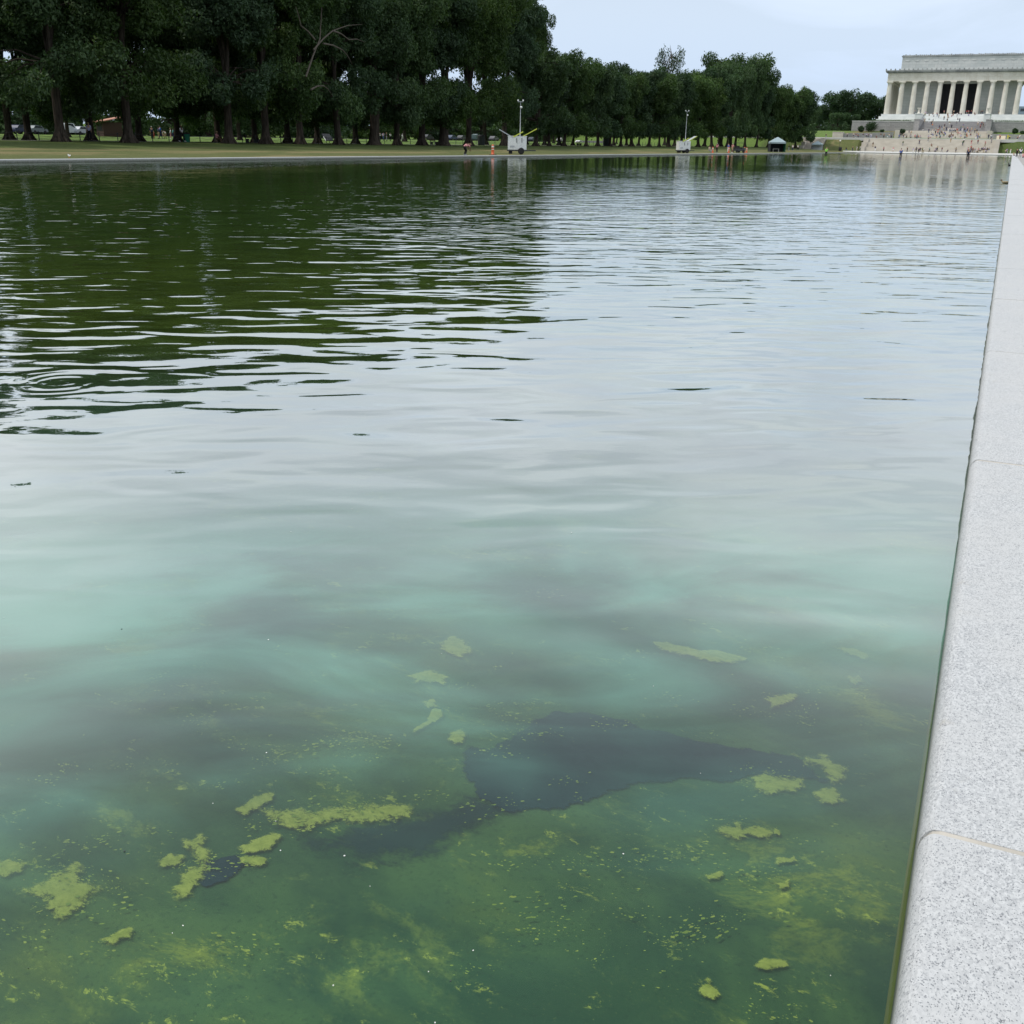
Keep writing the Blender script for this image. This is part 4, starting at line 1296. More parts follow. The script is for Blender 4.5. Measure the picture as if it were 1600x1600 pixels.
for s in 'lr':
    ED += [('chest', 'sh' + s), ('sh' + s, 'el' + s), ('el' + s, 'wr' + s), ('wr' + s, 'ha' + s), ('pelvis', 'hi' + s), ('hi' + s, 'kn' + s), ('kn' + s, 'an' + s), ('an' + s, 'to' + s)]


def pose(**ch):
    d = dict(SK)
    d.update(ch)
    return d


def sub_skin(P, keys, grow, clip=None):
    es = [(a, b) for a, b in ED if a in keys and b in keys]
    rad = []
    for k in keys:
        r = RAD[k]
        rad.append(tuple(q + grow for q in r) if isinstance(r, tuple) else r + grow)
    ix = {k: i for i, k in enumerate(keys)}
    return skin([P[k] for k in keys], [(ix[a], ix[b]) for a, b in es], rad)


def person_meshes(P, shorts=False):
    body = sub_skin(P, ['pelvis', 'waist', 'chest', 'neck', 'head', 'crown', 'shl', 'ell', 'wrl', 'hal', 'shr', 'elr', 'wrr', 'har', 'hil', 'knl', 'anl', 'tol', 'hir', 'knr', 'anr', 'tor'], 0.0)
    bm = bmesh.new()
    bm.from_mesh(body)
    # fingers, nose and ears join the body mesh
    ex = MB()
    for s, sg in (('l', -1), ('r', 1)):
        h, wv = Vector(P['ha' + s]), Vector(P['wr' + s])
        d = (h - wv).normalized()
        side = d.cross(Vector((sg, 0, 0))).normalized()
        for k in range(4):
            b0 = h + side * (0.03 - 0.02 * k)
            ln = (0.06, 0.072, 0.068, 0.052)[k]
            ex.tube([b0, b0 + d * ln * .6, b0 + d * ln + Vector((-sg * .012, 0, 0))], [.010, .009, .006], 5)
        t0 = wv.lerp(h, .4) + side * 0.03
        ex.tube([t0, t0 + d * .035 + side * .022, t0 + d * .07 + side * .024], [.012, .010, .007], 5)
    hd = Vector(P['head'])
    ax = (Vector(P['crown']) - Vector(P['neck'])).normalized()
    fwd = Vector((0, 1, 0)) - ax * ax.y
    fwd.normalize()
    ex.tube([hd + fwd * .085 + ax * .02, hd + fwd * .118 - ax * .012], [.012, .018], 5)
    for sg in (-1, 1):
        ex.ball(hd + Vector((sg * .088, -.005, 0)), (.012, .022, .032), 6, 4)
    tm = ex.mesh('tmp', [])
    bm.from_mesh(tm)
    bm.to_mesh(body)
    bm.free()
    for p in body.polygons:
        p.use_smooth = True
    shirt = sub_skin(P, ['waist', 'pelvis', 'chest', 'shl', 'ell', 'shr', 'elr'], 0.022)
    keys = ['pelvis', 'waist', 'hil', 'knl', 'hir', 'knr'] if shorts else ['pelvis', 'waist', 'hil', 'knl', 'anl', 'hir', 'knr', 'anr']
    trousers = sub_skin(P, keys, 0.018)
    hm = MB()
    back = -fwd
    hm.ball(hd + back * .022 + ax * .045, (.098, .108, .085), 10, 6)
    hair = hm.mesh('hair', [])
    sh = MB()
    for s in 'lr':
        a, t = Vector(P['an' + s]), Vector(P['to' + s])
        sh.tube([a + (a - t) * .35 + Vector((0, 0, -.03)), a + Vector((0, 0, -.03)), a.lerp(t, .6), t + (t - a) * .2], [.035, .056, .052, .03], 8)
    shoes = sh.mesh('shoes', [])
    return dict(body=body, shirt=shirt, trousers=trousers, hair=hair, shoe=shoes)


POSES = {
    'stand': pose(),
    'phone': pose(elr=(.25, .0, 1.16), wrr=(.12, .22, 1.28), har=(.10, .27, 1.34), ell=(-.25, .02, 1.15), wrl=(-.12, .22, 1.26), hal=(-.09, .27, 1.32)),
    'hips': pose(ell=(-.37, -.08, 1.20), wrl=(-.21, .06, 1.04), hal=(-.16, .10, 1.01), knl=(-.16, .04, .50), anl=(-.17, -.02, .09), tol=(-.22, .14, .04)),
    'walk': pose(knl=(-.10, .20, .52), anl=(-.10, .27, .12), tol=(-.10, .43, .07), knr=(.10, .0, .49), anr=(.10, -.34, .16), tor=(.10, -.22, .04), ell=(-.24, -.14, 1.15), wrl=(-.22, -.10, .90), hal=(-.22, -.09, .82),
                 elr=(.24, .06, 1.15), wrr=(.22, .24, .98), har=(.22, .29, .92)),
    'sit': pose(pelvis=(0, 0, .12), waist=(0, -.02, .27), chest=(0, .01, .50), neck=(0, .03, .68), head=(0, .07, .81), crown=(0, .07, .88), shl=(-.19, .02, .60), shr=(.19, .02, .60), ell=(-.24, .12, .36), elr=(.24, .12, .36),
                wrl=(-.14, .33, .33), wrr=(.14, .33, .33), hal=(-.09, .39, .33), har=(.09, .39, .33), hil=(-.10, .04, .11), hir=(.10, .04, .11), knl=(-.13, .44, .16), knr=(.13, .44, .16), anl=(-.13, .50, -.25), anr=(.13, .50, -.25),
                tol=(-.14, .66, -.30), tor=(.14, .66, -.30)),
    'bend': pose(pelvis=(0, -.12, .80), waist=(0, .0, .93), chest=(0, .24, 1.03), neck=(0, .42, 1.06), head=(0, .54, 1.04), crown=(0, .61, 1.04), shl=(-.19, .33, 1.0), shr=(.19, .33, 1.0), ell=(-.22, .42, .74), elr=(.22, .42, .74),
                 wrl=(-.16, .52, .52), wrr=(.14, .54, .50), hal=(-.14, .55, .44), har=(.12, .57, .42), hil=(-.11, -.10, .76), hir=(.11, -.10, .76), knl=(-.13, .10, .44), knr=(.13, .10, .44), anl=(-.13, -.06, .09), anr=(.13, -.06, .09), tol=(-.14, .10, .04), tor=(.14, .10, .04)),
}
PM = {k: person_meshes(v, k == 'hips') for k, v in POSES.items()}
COLR = dict(white=(.74, .74, .74), black=(.02, .02, .022), navy=(.025, .035, .09), blue=(.05, .13, .45), grey=(.28, .29, .31), red=(.50, .04, .04), pink=(.60, .28, .30), maroon=(.17, .03, .04), teal=(.12, .34, .33),
            tan=(.42, .32, .20), khaki=(.30, .25, .16), lilac=(.42, .40, .58), yellow=(.65, .58, .06), lime=(.30, .85, .10), orange=(.75, .22, .05), brown=(.12, .075, .05), green=(.04, .16, .07), denim=(.08, .12, .22), beige=(.55, .48, .38))
CM = {k: mat('cloth_' + k, v, 0.85, 0.1) for k, v in COLR.items()}
SKINS = [mat('skin_light', (.52, .33, .24), .6), mat('skin_tan', (.36, .21, .13), .6), mat('skin_brown', (.15, .08, .05), .6)]
HAIRS = [mat('hair_dark', (.02, .016, .013), .6), mat('hair_brown', (.07, .04, .02), .6), mat('hair_grey', (.35, .34, .33), .7), mat('hair_fair', (.28, .2, .1), .6)]
rgp = random.Random(99)


def person(loc, ps, shirt, trous, label, group, face=None, scale=1.0, hair=None):
    face = rgp.uniform(0, 6.28) if face is None else face
    mset = PM[ps]
    sk = rgp.choice(SKINS)
    root = link('person', mset['body'], None, loc, face)
    root.scale = (scale,) * 3
    for nm, mt in (('body', sk), ('shirt', CM[shirt]), ('trousers', CM[trous]), ('hair', hair or rgp.choice(HAIRS)), ('shoe', CM[rgp.choice(['black', 'white', 'grey'])])):
        me = mset[nm]
        if not me.materials:
            me.materials.append(None)
        o = root if nm == 'body' else link({'shoe': 'shoes', 'trousers': 'trousers'}.get(nm, nm), me, root)
        o.material_slots[0].link = 'OBJECT'
        o.material_slots[0].material = mt
    tag(root, label, 'person', group)
    return root


# surfaces people stand on: (y0, z0, y1, z1) inclined strips, steps included
SURF = dict(plaza=(395.7, 0.0, 408, 0.4), lower=(408, 0.45, 420.2, 4.75), road=(422.3, 4.7, 438, 5.16), upper=(449, 5.5, 458.5, 8.15), landing=(458.7, 8.18, 463, 8.2), grey=(462.2, 8.25, 484, 12.2), white=(487.5, 12.35, 506.5, 15.75),
            porch=(508, 15.75, 511.5, 15.75))
NSTEP = dict(lower=26, upper=16, grey=22, white=18)


def on(px, py, s):
    y0, z0, y1, z1 = SURF[s]
    v = RT * ((px - 800) / F_PX) - UP * ((py - 800) / F_PX) + FW
    k = (z1 - z0) / (y1 - y0)
    # EYE + t vz = z0 + k (t vy - y0)
    t = (z0 - k * y0 - EYE) / (v.z - k * v.y)
    if t <= 0 or abs(v.z - k * v.y) < 1e-6:
        t = (y0 + y1) / 2 / v.y
    y = min(max(t * v.y, y0 + 0.25), y1 - 0.25)
    t = y / v.y
    if s in NSTEP:
        n = NSTEP[s]
        i = min(n - 1, int((y - y0) / (y1 - y0) * n))
        y = y0 + (i + 0.55) * (y1 - y0) / n
        zb = {'lower': .40, 'upper': 5.45, 'grey': 8.2, 'white': 12.3}[s]
        z = zb + (i + 1) * (z1 - zb) / n
    else:
        z = z0 + k * (y - y0)
    return Vector((t * v.x, y, z))


WORD = dict(plaza='on the plaza', lower='on the lower stairs', road='on the terrace road', upper='on the upper stairs', landing='on the landing',
            grey='on the grey stairs', white='on the white steps', porch='among the columns')
GRP = dict(plaza='visitors on the plaza', lower='visitors on the lower stairs', road='visitors on the terrace road', upper='visitors on the upper stairs', landing='visitors on the landing', grey='visitors on the grey stairs',
           white='visitors on the white steps', porch='visitors on the porch')
VERB = dict(stand='standing', phone='taking a photo', hips='waiting', walk='walking', sit='sitting', bend='bending over')


def c8(x, y):
    return 1400 + x / 8, 150 + y / 8


def c7(x, y):
    return 1240 + x / 8, 150 + y / 8


crowd = [  # (crop fn, x, y of feet, surface, pose, top, bottom)
    (c8, 376, 212, 'white', 'sit', 'lilac', 'grey'), (c8, 402, 214, 'white', 'sit', 'grey', 'navy'), (c8, 412, 252, 'white', 'sit', 'grey', 'khaki'), (c8, 462, 236, 'white', 'sit', 'black', 'navy'), (c8, 508, 232, 'white', 'sit', 'pink', 'grey'),
    (c8, 530, 285, 'white', 'stand', 'beige', 'grey'), (c8, 598, 302, 'white', 'walk', 'black', 'black'), (c8, 645, 238, 'white', 'sit', 'brown', 'black'), (c8, 652, 280, 'white', 'sit', 'grey', 'grey'), (c8, 712, 248, 'white', 'sit', 'maroon', 'brown'),
    (c8, 768, 300, 'white', 'sit', 'grey', 'black'), (c8, 760, 262, 'white', 'stand', 'white', 'grey'), (c8, 812, 238, 'white', 'sit', 'navy', 'black'), (c8, 985, 246, 'white', 'sit', 'brown', 'grey'), (c8, 1135, 225, 'white', 'sit', 'tan', 'grey'),
    (c8, 600, 214, 'porch', 'stand', 'pink', 'tan'), (c8, 720, 216, 'porch', 'stand', 'beige', 'brown'), (c8, 882, 214, 'porch', 'stand', 'red', 'grey'), (c8, 905, 214, 'porch', 'hips', 'pink', 'khaki'), (c8, 1062, 212, 'porch', 'stand', 'black', 'black'),
    (c8, 1082, 212, 'porch', 'phone', 'black', 'navy'), (c8, 232, 212, 'porch', 'stand', 'grey', 'grey'), (c8, 1285, 212, 'porch', 'stand', 'grey', 'tan'), (c8, 940, 212, 'porch', 'stand', 'maroon', 'navy'),
    (c8, 440, 368, 'grey', 'walk', 'black', 'navy'), (c8, 565, 398, 'grey', 'sit', 'grey', 'denim'), (c8, 635, 338, 'grey', 'stand', 'black', 'grey'), (c8, 603, 400, 'grey', 'stand', 'navy', 'black'), (c8, 1020, 372, 'grey', 'stand', 'white', 'tan'),
    (c8, 1066, 380, 'grey', 'walk', 'maroon', 'navy'), (c8, 1050, 412, 'grey', 'stand', 'pink', 'maroon'), (c8, 750, 370, 'grey', 'stand', 'grey', 'grey'), (c8, 540, 396, 'grey', 'sit', 'denim', 'navy'),
    (c8, 405, 466, 'upper', 'stand', 'navy', 'denim'), (c8, 440, 482, 'upper', 'sit', 'white', 'black'), (c8, 488, 490, 'upper', 'hips', 'black', 'black'), (c8, 580, 478, 'upper', 'sit', 'tan', 'khaki'), (c8, 625, 452, 'landing', 'stand', 'navy', 'navy'),
    (c8, 650, 458, 'upper', 'stand', 'white', 'white'), (c8, 672, 458, 'upper', 'phone', 'white', 'denim'), (c8, 695, 456, 'upper', 'stand', 'white', 'grey'), (c8, 716, 458, 'upper', 'hips', 'white', 'denim'), (c8, 738, 456, 'upper', 'stand', 'white', 'black'),
    (c8, 668, 505, 'upper', 'sit', 'brown', 'black'), (c8, 690, 488, 'upper', 'sit', 'black', 'grey'), (c8, 712, 500, 'upper', 'sit', 'maroon', 'black'), (c8, 760, 460, 'upper', 'stand', 'red', 'grey'), (c8, 795, 468, 'upper', 'sit', 'white', 'pink'),
    (c8, 825, 452, 'upper', 'stand', 'lilac', 'white'), (c8, 850, 460, 'upper', 'stand', 'black', 'denim'), (c8, 880, 492, 'upper', 'sit', 'red', 'black'), (c8, 915, 470, 'upper', 'stand', 'denim', 'grey'), (c8, 930, 496, 'upper', 'sit', 'maroon', 'grey'),
    (c8, 940, 452, 'upper', 'stand', 'beige', 'tan'), (c8, 1006, 470, 'upper', 'stand', 'black', 'tan'), (c8, 888, 452, 'landing', 'stand', 'pink', 'navy'), (c8, 545, 522, 'upper', 'sit', 'tan', 'black'), (c8, 870, 520, 'upper', 'sit', 'white', 'grey'),
    (c8, 1024, 522, 'upper', 'stand', 'tan', 'tan'), (c8, 1042, 542, 'road', 'hips', 'teal', 'black'), (c8, 260, 536, 'road', 'stand', 'maroon', 'black'), (c8, 280, 522, 'upper', 'sit', 'red', 'grey'), (c8, 236, 522, 'upper', 'sit', 'red', 'navy'),
    (c8, 180, 500, 'upper', 'sit', 'grey', 'navy'), (c8, 130, 524, 'upper', 'sit', 'black', 'black'), (c8, 302, 522, 'upper', 'sit', 'lilac', 'grey'),
    (c8, 426, 556, 'road', 'walk', 'white', 'pink'), (c8, 400, 556, 'road', 'stand', 'lilac', 'lilac'), (c8, 688, 552, 'road', 'stand', 'grey', 'lilac'), (c8, 845, 592, 'lower', 'walk', 'white', 'black'), (c8, 938, 612, 'lower', 'stand', 'maroon', 'pink'),
    (c8, 938, 655, 'lower', 'sit', 'red', 'navy'), (c8, 1045, 690, 'lower', 'sit', 'white', 'black'), (c8, 1070, 676, 'lower', 'sit', 'navy', 'brown'), (c8, 1092, 668, 'lower', 'sit', 'lilac', 'navy'), (c8, 1115, 668, 'lower', 'sit', 'lilac', 'brown'),
    (c8, 1140, 678, 'lower', 'sit', 'black', 'brown'), (c8, 1162, 672, 'lower', 'sit', 'grey', 'denim'), (c8, 1190, 590, 'lower', 'stand', 'grey', 'grey'), (c8, 1012, 706, 'plaza', 'bend', 'white', 'black'), (c8, 980, 712, 'plaza', 'stand', 'denim', 'grey'),
    (c8, 936, 692, 'plaza', 'stand', 'navy', 'navy'), (c8, 138, 690, 'plaza', 'stand', 'black', 'black'), (c8, 246, 714, 'plaza', 'stand', 'black', 'grey'), (c8, 280, 714, 'plaza', 'stand', 'navy', 'black'), (c8, 298, 704, 'plaza', 'hips', 'black', 'navy'),
    (c8, 415, 690, 'plaza', 'walk', 'teal', 'black'), (c8, 488, 690, 'plaza', 'sit', 'lilac', 'black'), (c8, 1385, 692, 'plaza', 'stand', 'brown', 'black'), (c8, 1432, 690, 'plaza', 'stand', 'beige', 'white'),
    (c7, 1015, 690, 'plaza', 'walk', 'navy', 'white'), (c7, 1122, 696, 'plaza', 'walk', 'pink', 'black'), (c7, 788, 684, 'plaza', 'phone', 'white', 'beige'), (c7, 655, 682, 'plaza', 'sit', 'black', 'denim'), (c7, 736, 684, 'plaza', 'stand', 'brown', 'navy'),
    (c7, 828, 680, 'plaza', 'sit', 'green', 'black'), (c7, 988, 638, 'lower', 'stand', 'brown', 'tan'), (c7, 668, 515, 'road', 'stand', 'grey', 'black'), (c7, 745, 516, 'road', 'hips', 'beige', 'navy'), (c7, 775, 516, 'road', 'stand', 'maroon', 'grey'),
    (c7, 802, 520, 'road', 'sit', 'maroon', 'navy'), (c7, 866, 518, 'road', 'stand', 'navy', 'grey'), (c7, 906, 518, 'road', 'walk', 'lilac', 'black'), (c7, 930, 518, 'road', 'stand', 'navy', 'navy'), (c7, 966, 518, 'road', 'stand', 'white', 'lilac'),
    (c7, 1085, 524, 'road', 'walk', 'brown', 'grey'), (c7, 1126, 524, 'road', 'stand', 'brown', 'black'), (c7, 1030, 532, 'road', 'sit', 'black', 'maroon'), (c7, 1192, 520, 'road', 'stand', 'beige', 'grey'), (c7, 1216, 532, 'road', 'sit', 'navy', 'black'),
    (c7, 402, 530, 'road', 'stand', 'black', 'grey'), (c7, 40, 520, 'road', 'stand', 'beige', 'black'), (c7, 176, 500, 'road', 'walk', 'black', 'black'),
    (c8, 1165, 462, 'road', 'stand', 'navy', 'navy'), (c8, 1196, 470, 'road', 'stand', 'white', 'navy'), (c8, 1310, 450, 'road', 'stand', 'red', 'black'), (c8, 1404, 482, 'road', 'stand', 'yellow', 'yellow'), (c8, 1428, 482, 'road', 'bend', 'yellow', 'black'),
    (c8, 1545, 512, 'road', 'stand', 'white', 'grey'), (c8, 1522, 528, 'road', 'sit', 'maroon', 'black'), (c8, 1300, 528, 'road', 'sit', 'black', 'brown')]
rx = random.Random(2024)
cols = ['white', 'black', 'navy', 'blue', 'grey', 'red', 'pink', 'maroon', 'teal', 'tan', 'lilac', 'beige', 'green', 'denim', 'khaki']
for sf, n, x0, x1, y0, y1 in (('upper', 26, 120, 1140, 440, 525), ('grey', 10, 310, 1090, 325, 432), ('white', 9, 350, 1090, 222, 300), ('lower', 9, 20, 1180, 570, 690), ('road', 12, -300, 1100, 530, 552), ('plaza', 18, -200, 1420, 692, 712), ('landing', 6, 330, 1060, 432, 440)):
    for _ in range(n):
        crowd.append((c8, rx.uniform(x0, x1), rx.uniform(y0, y1), sf, rx.choice(['stand', 'stand', 'walk', 'sit', 'phone', 'hips']) if sf not in ('white', 'upper') else rx.choice(['sit', 'sit', 'stand', 'walk']), rx.choice(cols), rx.choice(['black', 'navy', 'grey', 'denim', 'khaki', 'tan', 'white'])))
seen = {}
for fn, x, y, sf, ps, sh, tr in crowd:
    px, py = fn(x, y)
    p = on(px, py, sf)
    if ps == 'sit' and sf in ('plaza', 'road'):
        p.z += 0.36
    lo, hi = (1345, 1556)
    t = (px - lo) / (hi - lo)
    place = 'left of the stairs' if t < 0 else 'near the left side' if t < 0.3 else 'left of centre' if t < 0.48 else 'at the centre' if t < 0.66 else 'right of centre' if t < 0.82 else 'near the right side' if t < 1 else 'right of the stairs'
    if sf in ('white', 'porch', 'grey'):
        place = {'left of centre': 'near the left end', 'near the left side': 'near the left end', 'right of centre': 'towards the right', 'near the right side': 'at the right end'}.get(place, place)
    lab = '%s top, %s trousers, %s %s, %s' % (sh, tr, VERB[ps], WORD[sf], place)
    if ps == 'hips':
        lab = lab.replace('trousers', 'shorts')
    if lab in seen:
        alt = [c for c in ['orange', 'brown', 'green', 'teal', 'khaki', 'yellow', 'maroon', 'blue', 'tan', 'lilac', 'denim'] if lab.replace(sh + ' top', c + ' top') not in seen]
        lab, sh = lab.replace(sh + ' top', alt[0] + ' top'), alt[0]
    seen[lab] = 1
    fc = (math.pi + rgp.uniform(-0.7, 0.7)) if ps in ('sit', 'phone') else (rgp.choice([0, math.pi]) + rgp.uniform(-0.8, 0.8))
    person(p, ps, sh, tr, lab, GRP[sf], fc, rgp.uniform(0.94, 1.06))

# people standing in or beside the pool
wade = dict(Z=FLOOR_Z)
for px, py, top, ps, sh, tr, lab in ((1512, 247, 228, 'hips', 'navy', 'black', 'person in navy top wading in the pool before the lower stairs'), (1407, 244.8, 231, 'stand', 'blue', 'black', 'person in blue top wading in the pool, left of the navy one'),
                                     (1290.6, 242.6, 232, 'hips', 'lime', 'black', 'person in bright lime vest wading in front of the second tent')):
    p = at(px, py, Z=WATER_Z)
    person((p.x, p.y, FLOOR_Z + 0.02), 'stand' if ps == 'hips' else ps, sh, tr, lab, 'people wading in the pool', rgp.uniform(-0.5, 0.5), 1.24 if px > 1500 else 1.16)
for px, py, ps, sh, tr, lab, sc in ((1588, 245.8, 'stand', 'black', 'black', 'person in all black standing on the right coping', 1.02), (1593.5, 246, 'hips', 'white', 'navy', 'person in white shirt and navy shorts standing on the right coping', 1.08),
                                    (1583.5, 243.5, 'sit', 'beige', 'maroon', 'person in beige top sitting on the pool edge left of the one in black', 1.0), (1598.5, 246.5, 'sit', 'pink', 'black', 'person in pink top sitting at the right edge beside the coping group', 1.0)):
    p = at(px, py, Z=0.0)
    person((p.x, p.y, 0.002 if ps != 'sit' else 0.06), ps, sh, tr, lab, 'people on the right coping', rgp.uniform(-0.6, 0.6), sc)
# left bank
p = at(141, 223, X=-84.5)
person((p.x, p.y, ground_z(p.x, p.y) + 0.03), 'walk', 'lilac', 'black', 'person in lilac shirt, black trousers and white shoes walking the path', None, -math.pi / 2 - 0.6, 1.0)
p = at(285, 223, X=-84.3)
pusher = person((p.x, p.y, ground_z(p.x, p.y) + 0.03), 'walk', 'white', 'black', 'person in white shirt on the path beside the green bin', None, -math.pi / 2, 1.0)
p = at(727, 241.6, Z=0.0)
worker = person((-49.9, at(727, 241, X=-49.9).y, ground_z(-49.9, 100)), 'bend', 'pink', 'black', 'person in pink top and black trousers bending over on the far kerb', None, -0.6, 1.0)
p = at(339, 222, X=-80.5)
person((p.x, p.y, ground_z(p.x, p.y) + 0.30), 'sit', 'pink', 'brown', 'person in pink top sitting against an elm trunk', None, -1.2, 1.0)
for px, y2, sh, tr, ps, sc, lab in ((238, 214, 'navy', 'black', 'stand', 1, 'person in navy top on the far lawn beside a child in red'), (241, 215, 'red', 'red', 'stand', .65, 'child in red standing on the far lawn'), (251, 214, 'blue', 'navy', 'walk', 1.05, 'person in blue top walking on the far lawn'),
                                    (248.5, 214, 'denim', 'tan', 'stand', .95, 'person in denim top behind the one in blue on the far lawn'), (258, 213, 'white', 'tan', 'bend', 1, 'person in white bending over on the far lawn'), (267, 214, 'white', 'pink', 'stand', .9, 'person in white top and pink trousers on the far lawn'),
                                    (271, 214, 'teal', 'navy', 'stand', .9, 'person in teal top rightmost of the group on the far lawn'), (943, 222, 'white', 'grey', 'stand', 1, 'person in white shirt among the elm trunks beside the dark bin'),
                                    (594, 213, 'white', 'navy', 'stand', 1, 'person in white top, leftmost of the row behind the thick trunk'), (599, 213, 'lilac', 'denim', 'walk', 1, 'person in lilac top in the row behind the thick trunk'),
                                    (604, 214, 'navy', 'grey', 'stand', 1, 'person in navy top in the row behind the thick trunk'), (610, 213, 'white', 'black', 'stand', 1, 'person in white top and black trousers behind the thick trunk'),
                                    (624, 214, 'beige', 'grey', 'stand', 1, 'person in beige top right of the row behind the thick trunk'), (629, 214, 'white', 'white', 'walk', .9, 'person all in white beside the slim trunk on the far lawn')):
    X = -118 if px < 300 else -128 if px != 943 else -84
    q = at(px, y2, X=X)
    person((q.x, q.y, ground_z(q.x, q.y)), ps, sh, tr, lab, 'people on the far lawn' if px != 943 else None, rgp.uniform(0, 6.2), sc)
for px, sh, tr, ps, lab in ((1120, 'pink', 'black', 'stand', 'person in pink top and black trousers left of the utility cart'), (1137.5, 'blue', 'white', 'stand', 'person in blue top behind an orange barrel'), (1144, 'pink', 'tan', 'hips', 'person in pink top standing right beside the utility cart'),
                            (1108, 'beige', 'grey', 'sit', 'person sitting on the grass by the first orange barrel'), (1238, 'white', 'navy', 'stand', 'person in white top between the two tents'), (1246, 'white', 'black', 'walk', 'person in white top and black trousers by the side stairs'),
                            (1232, 'black', 'grey', 'stand', 'person in black top just right of the first tent')):
    X = -51.5 if px < 1200 else -58
    q = at(px, 237.5, X=X)
    person((q.x, q.y, ground_z(q.x, q.y) + (0.32 if ps == 'sit' else 0)), ps, sh, tr, lab, 'workers and visitors on the far bank', rgp.uniform(0, 6.2), 1.0)


# ------------------------------------------------------------------ things on the far bank
def wheel(parent, x, y, r=0.36, wd=0.22):
    m_ = MB()
    m_.lathe([(r * .62, -wd / 2), (r * .95, -wd / 2), (r, -wd / 3), (r, wd / 3), (r * .95, wd / 2), (r * .62, wd / 2)], 16)
    o = m_.build('wheel', M['black'], parent, (x, y, r))
    o.rotation_euler = (math.pi / 2, 0, 0)
    h = MB().lathe([(r * .58, -wd * .42), (r * .6, 0), (r * .58, wd * .42)], 12).build('rim', M['steel'], o)
    return o


def light_trailer(loc, rotz, label, mast=5.4, left_panel=True):
    root = empty('mast_trailer', loc, rotz)
    tag(root, label, 'trailer', 'solar mast trailers on the far bank')
    b = MB()
    b.box(-1.05, 1.05, -0.6, 0.6, 0.48, 1.88)
    b.box(-1.09, 1.09, -0.64, 0.64, 1.88, 1.95)
    b.build('cabinet', M['white_paint'], root)
    for x0, x1 in ((-0.98, -0.12), (0.02, 0.48), (0.56, 0.98)):
        MB().box(x0, x1, -0.625, -0.602, 0.56, 1.8).build('door', M['white_paint'], root)
    for x in (-0.06, 0.52):
        MB().box(x - .03, x + .03, -0.66, -0.627, 1.25, 1.72).build('handle', M['dark_metal'], root)
    MB().box(-0.8, -0.3, -0.64, -0.627, 0.72, 0.92).build('vent', M['steel'], root)
    MB().box(-1.15, 1.15, -0.55, 0.55, 0.34, 0.48).box(1.15, 2.1, -0.06, 0.06, 0.36, 0.46).build('chassis', M['dark_metal'], root)
    wheel(root, 0.45, -0.72)
    wheel(root, 0.45, 0.72)
    MB().box(-0.95, -0.55, -0.4, 0.4, 0.05, 0.36).build('battery_box', M['black'], root)
    for sx, ang in ((-1, 28), (1, -28)):
        if sx < 0 and not left_panel:
            continue
        Mx = Matrix.Rotation(R_(ang), 3, 'Y')
        p_ = MB().cbox((sx * 1.25 + (0 if sx < 0 else .15), 0, 2.18 if sx < 0 else 2.32), (1.75, 1.15, 0.05), 0, Mx).build('solar_panel', M['solar'] if sx < 0 else M['steel'], root)
        e = MB().cbox((sx * 1.25 + (0 if sx < 0 else .15), -0.60, 2.18 if sx < 0 else 2.32), (1.77, 0.05, 0.10), 0, Mx).build('panel_edge', M['steel'] if sx < 0 else M['lime'], root)
    MB().cbox((0.1, -0.66, 2.12), (1.2, 0.07, 0.12), 0, Matrix.Rotation(R_(-28), 3, 'Y')).build('lime_edge', M['lime'], root)
    MB().tube([(0.30, 0, 0.5), (0.30, 0, 2.6), (0.30, 0, 2.62), (0.30, 0, mast)], [0.06, 0.06, 0.04, 0.03], 8).build('mast', M['steel'], root)
    hd = MB().box(0.0, 0.6, -0.05, 0.05, mast, mast + 0.06).build('crossbar', M['steel'], root)
    for x in (0.02, 0.58):
        MB().ball((x, 0, mast + 0.16), (.10, .10, .09), 8, 6).build('camera_dome', M['white_paint'], root)
    MB().ball((0.38, -0.08, mast - 0.55), (.14, .14, .13), 8, 6).build('camera_dome', M['white_paint'], root)
    return root


p = at(808, 240.2, X=-50.9)
light_trailer((-50.9, p.y, ground_z(-50.9, p.y)), R_(24), 'white solar trailer with dark raised panel, lime edges and tall camera mast', 5.5)
p = at(1067, 237.6, X=-51.2)
light_trailer((-51.2, p.y, ground_z(-51.2, p.y)), R_(40), 'smaller white trailer with thin lamp mast further along the bank', 6.6, False)


def barrel(px, X, lab, name='traffic_cone', h=1.05):
    p = at(px, 238, X=X)
    root = empty(name, (X, p.y, ground_z(X, p.y)))
    tag(root, lab, 'cone', 'orange cones on the far bank')
    MB().lathe([(0.27, 0), (0.27, 0.05), (0.16, 0.07), (0.15, 0.35), (0.13, 0.7), (0.11, h), (0.05, h + .03)], 12).build('body', M['orange'], root)
    for z in (0.45, 0.75):
        MB().lathe([(0.152 - z * .02, z), (0.147 - z * .02, z + 0.13)], 12).build('reflective_band', M['reflective'], root)
    MB().box(-.3, .3, -.3, .3, -0.02, 0.045).build('foot', M['black'], root)


barrel(770, -50.2, 'single orange cone on the grass left of the large white trailer', h=1.0)
barrel(1113.5, -50.6, 'orange cone furthest left of the utility cart', h=1.05)
barrel(1138.5, -50.0, 'orange cone in front of the person in blue', h=1.1)
barrel(1163, -50.4, 'orange cone just right of the utility cart, left of two', h=1.1)
barrel(1166.5, -50.4, 'orange cone just right of the utility cart, right of two', h=1.0)


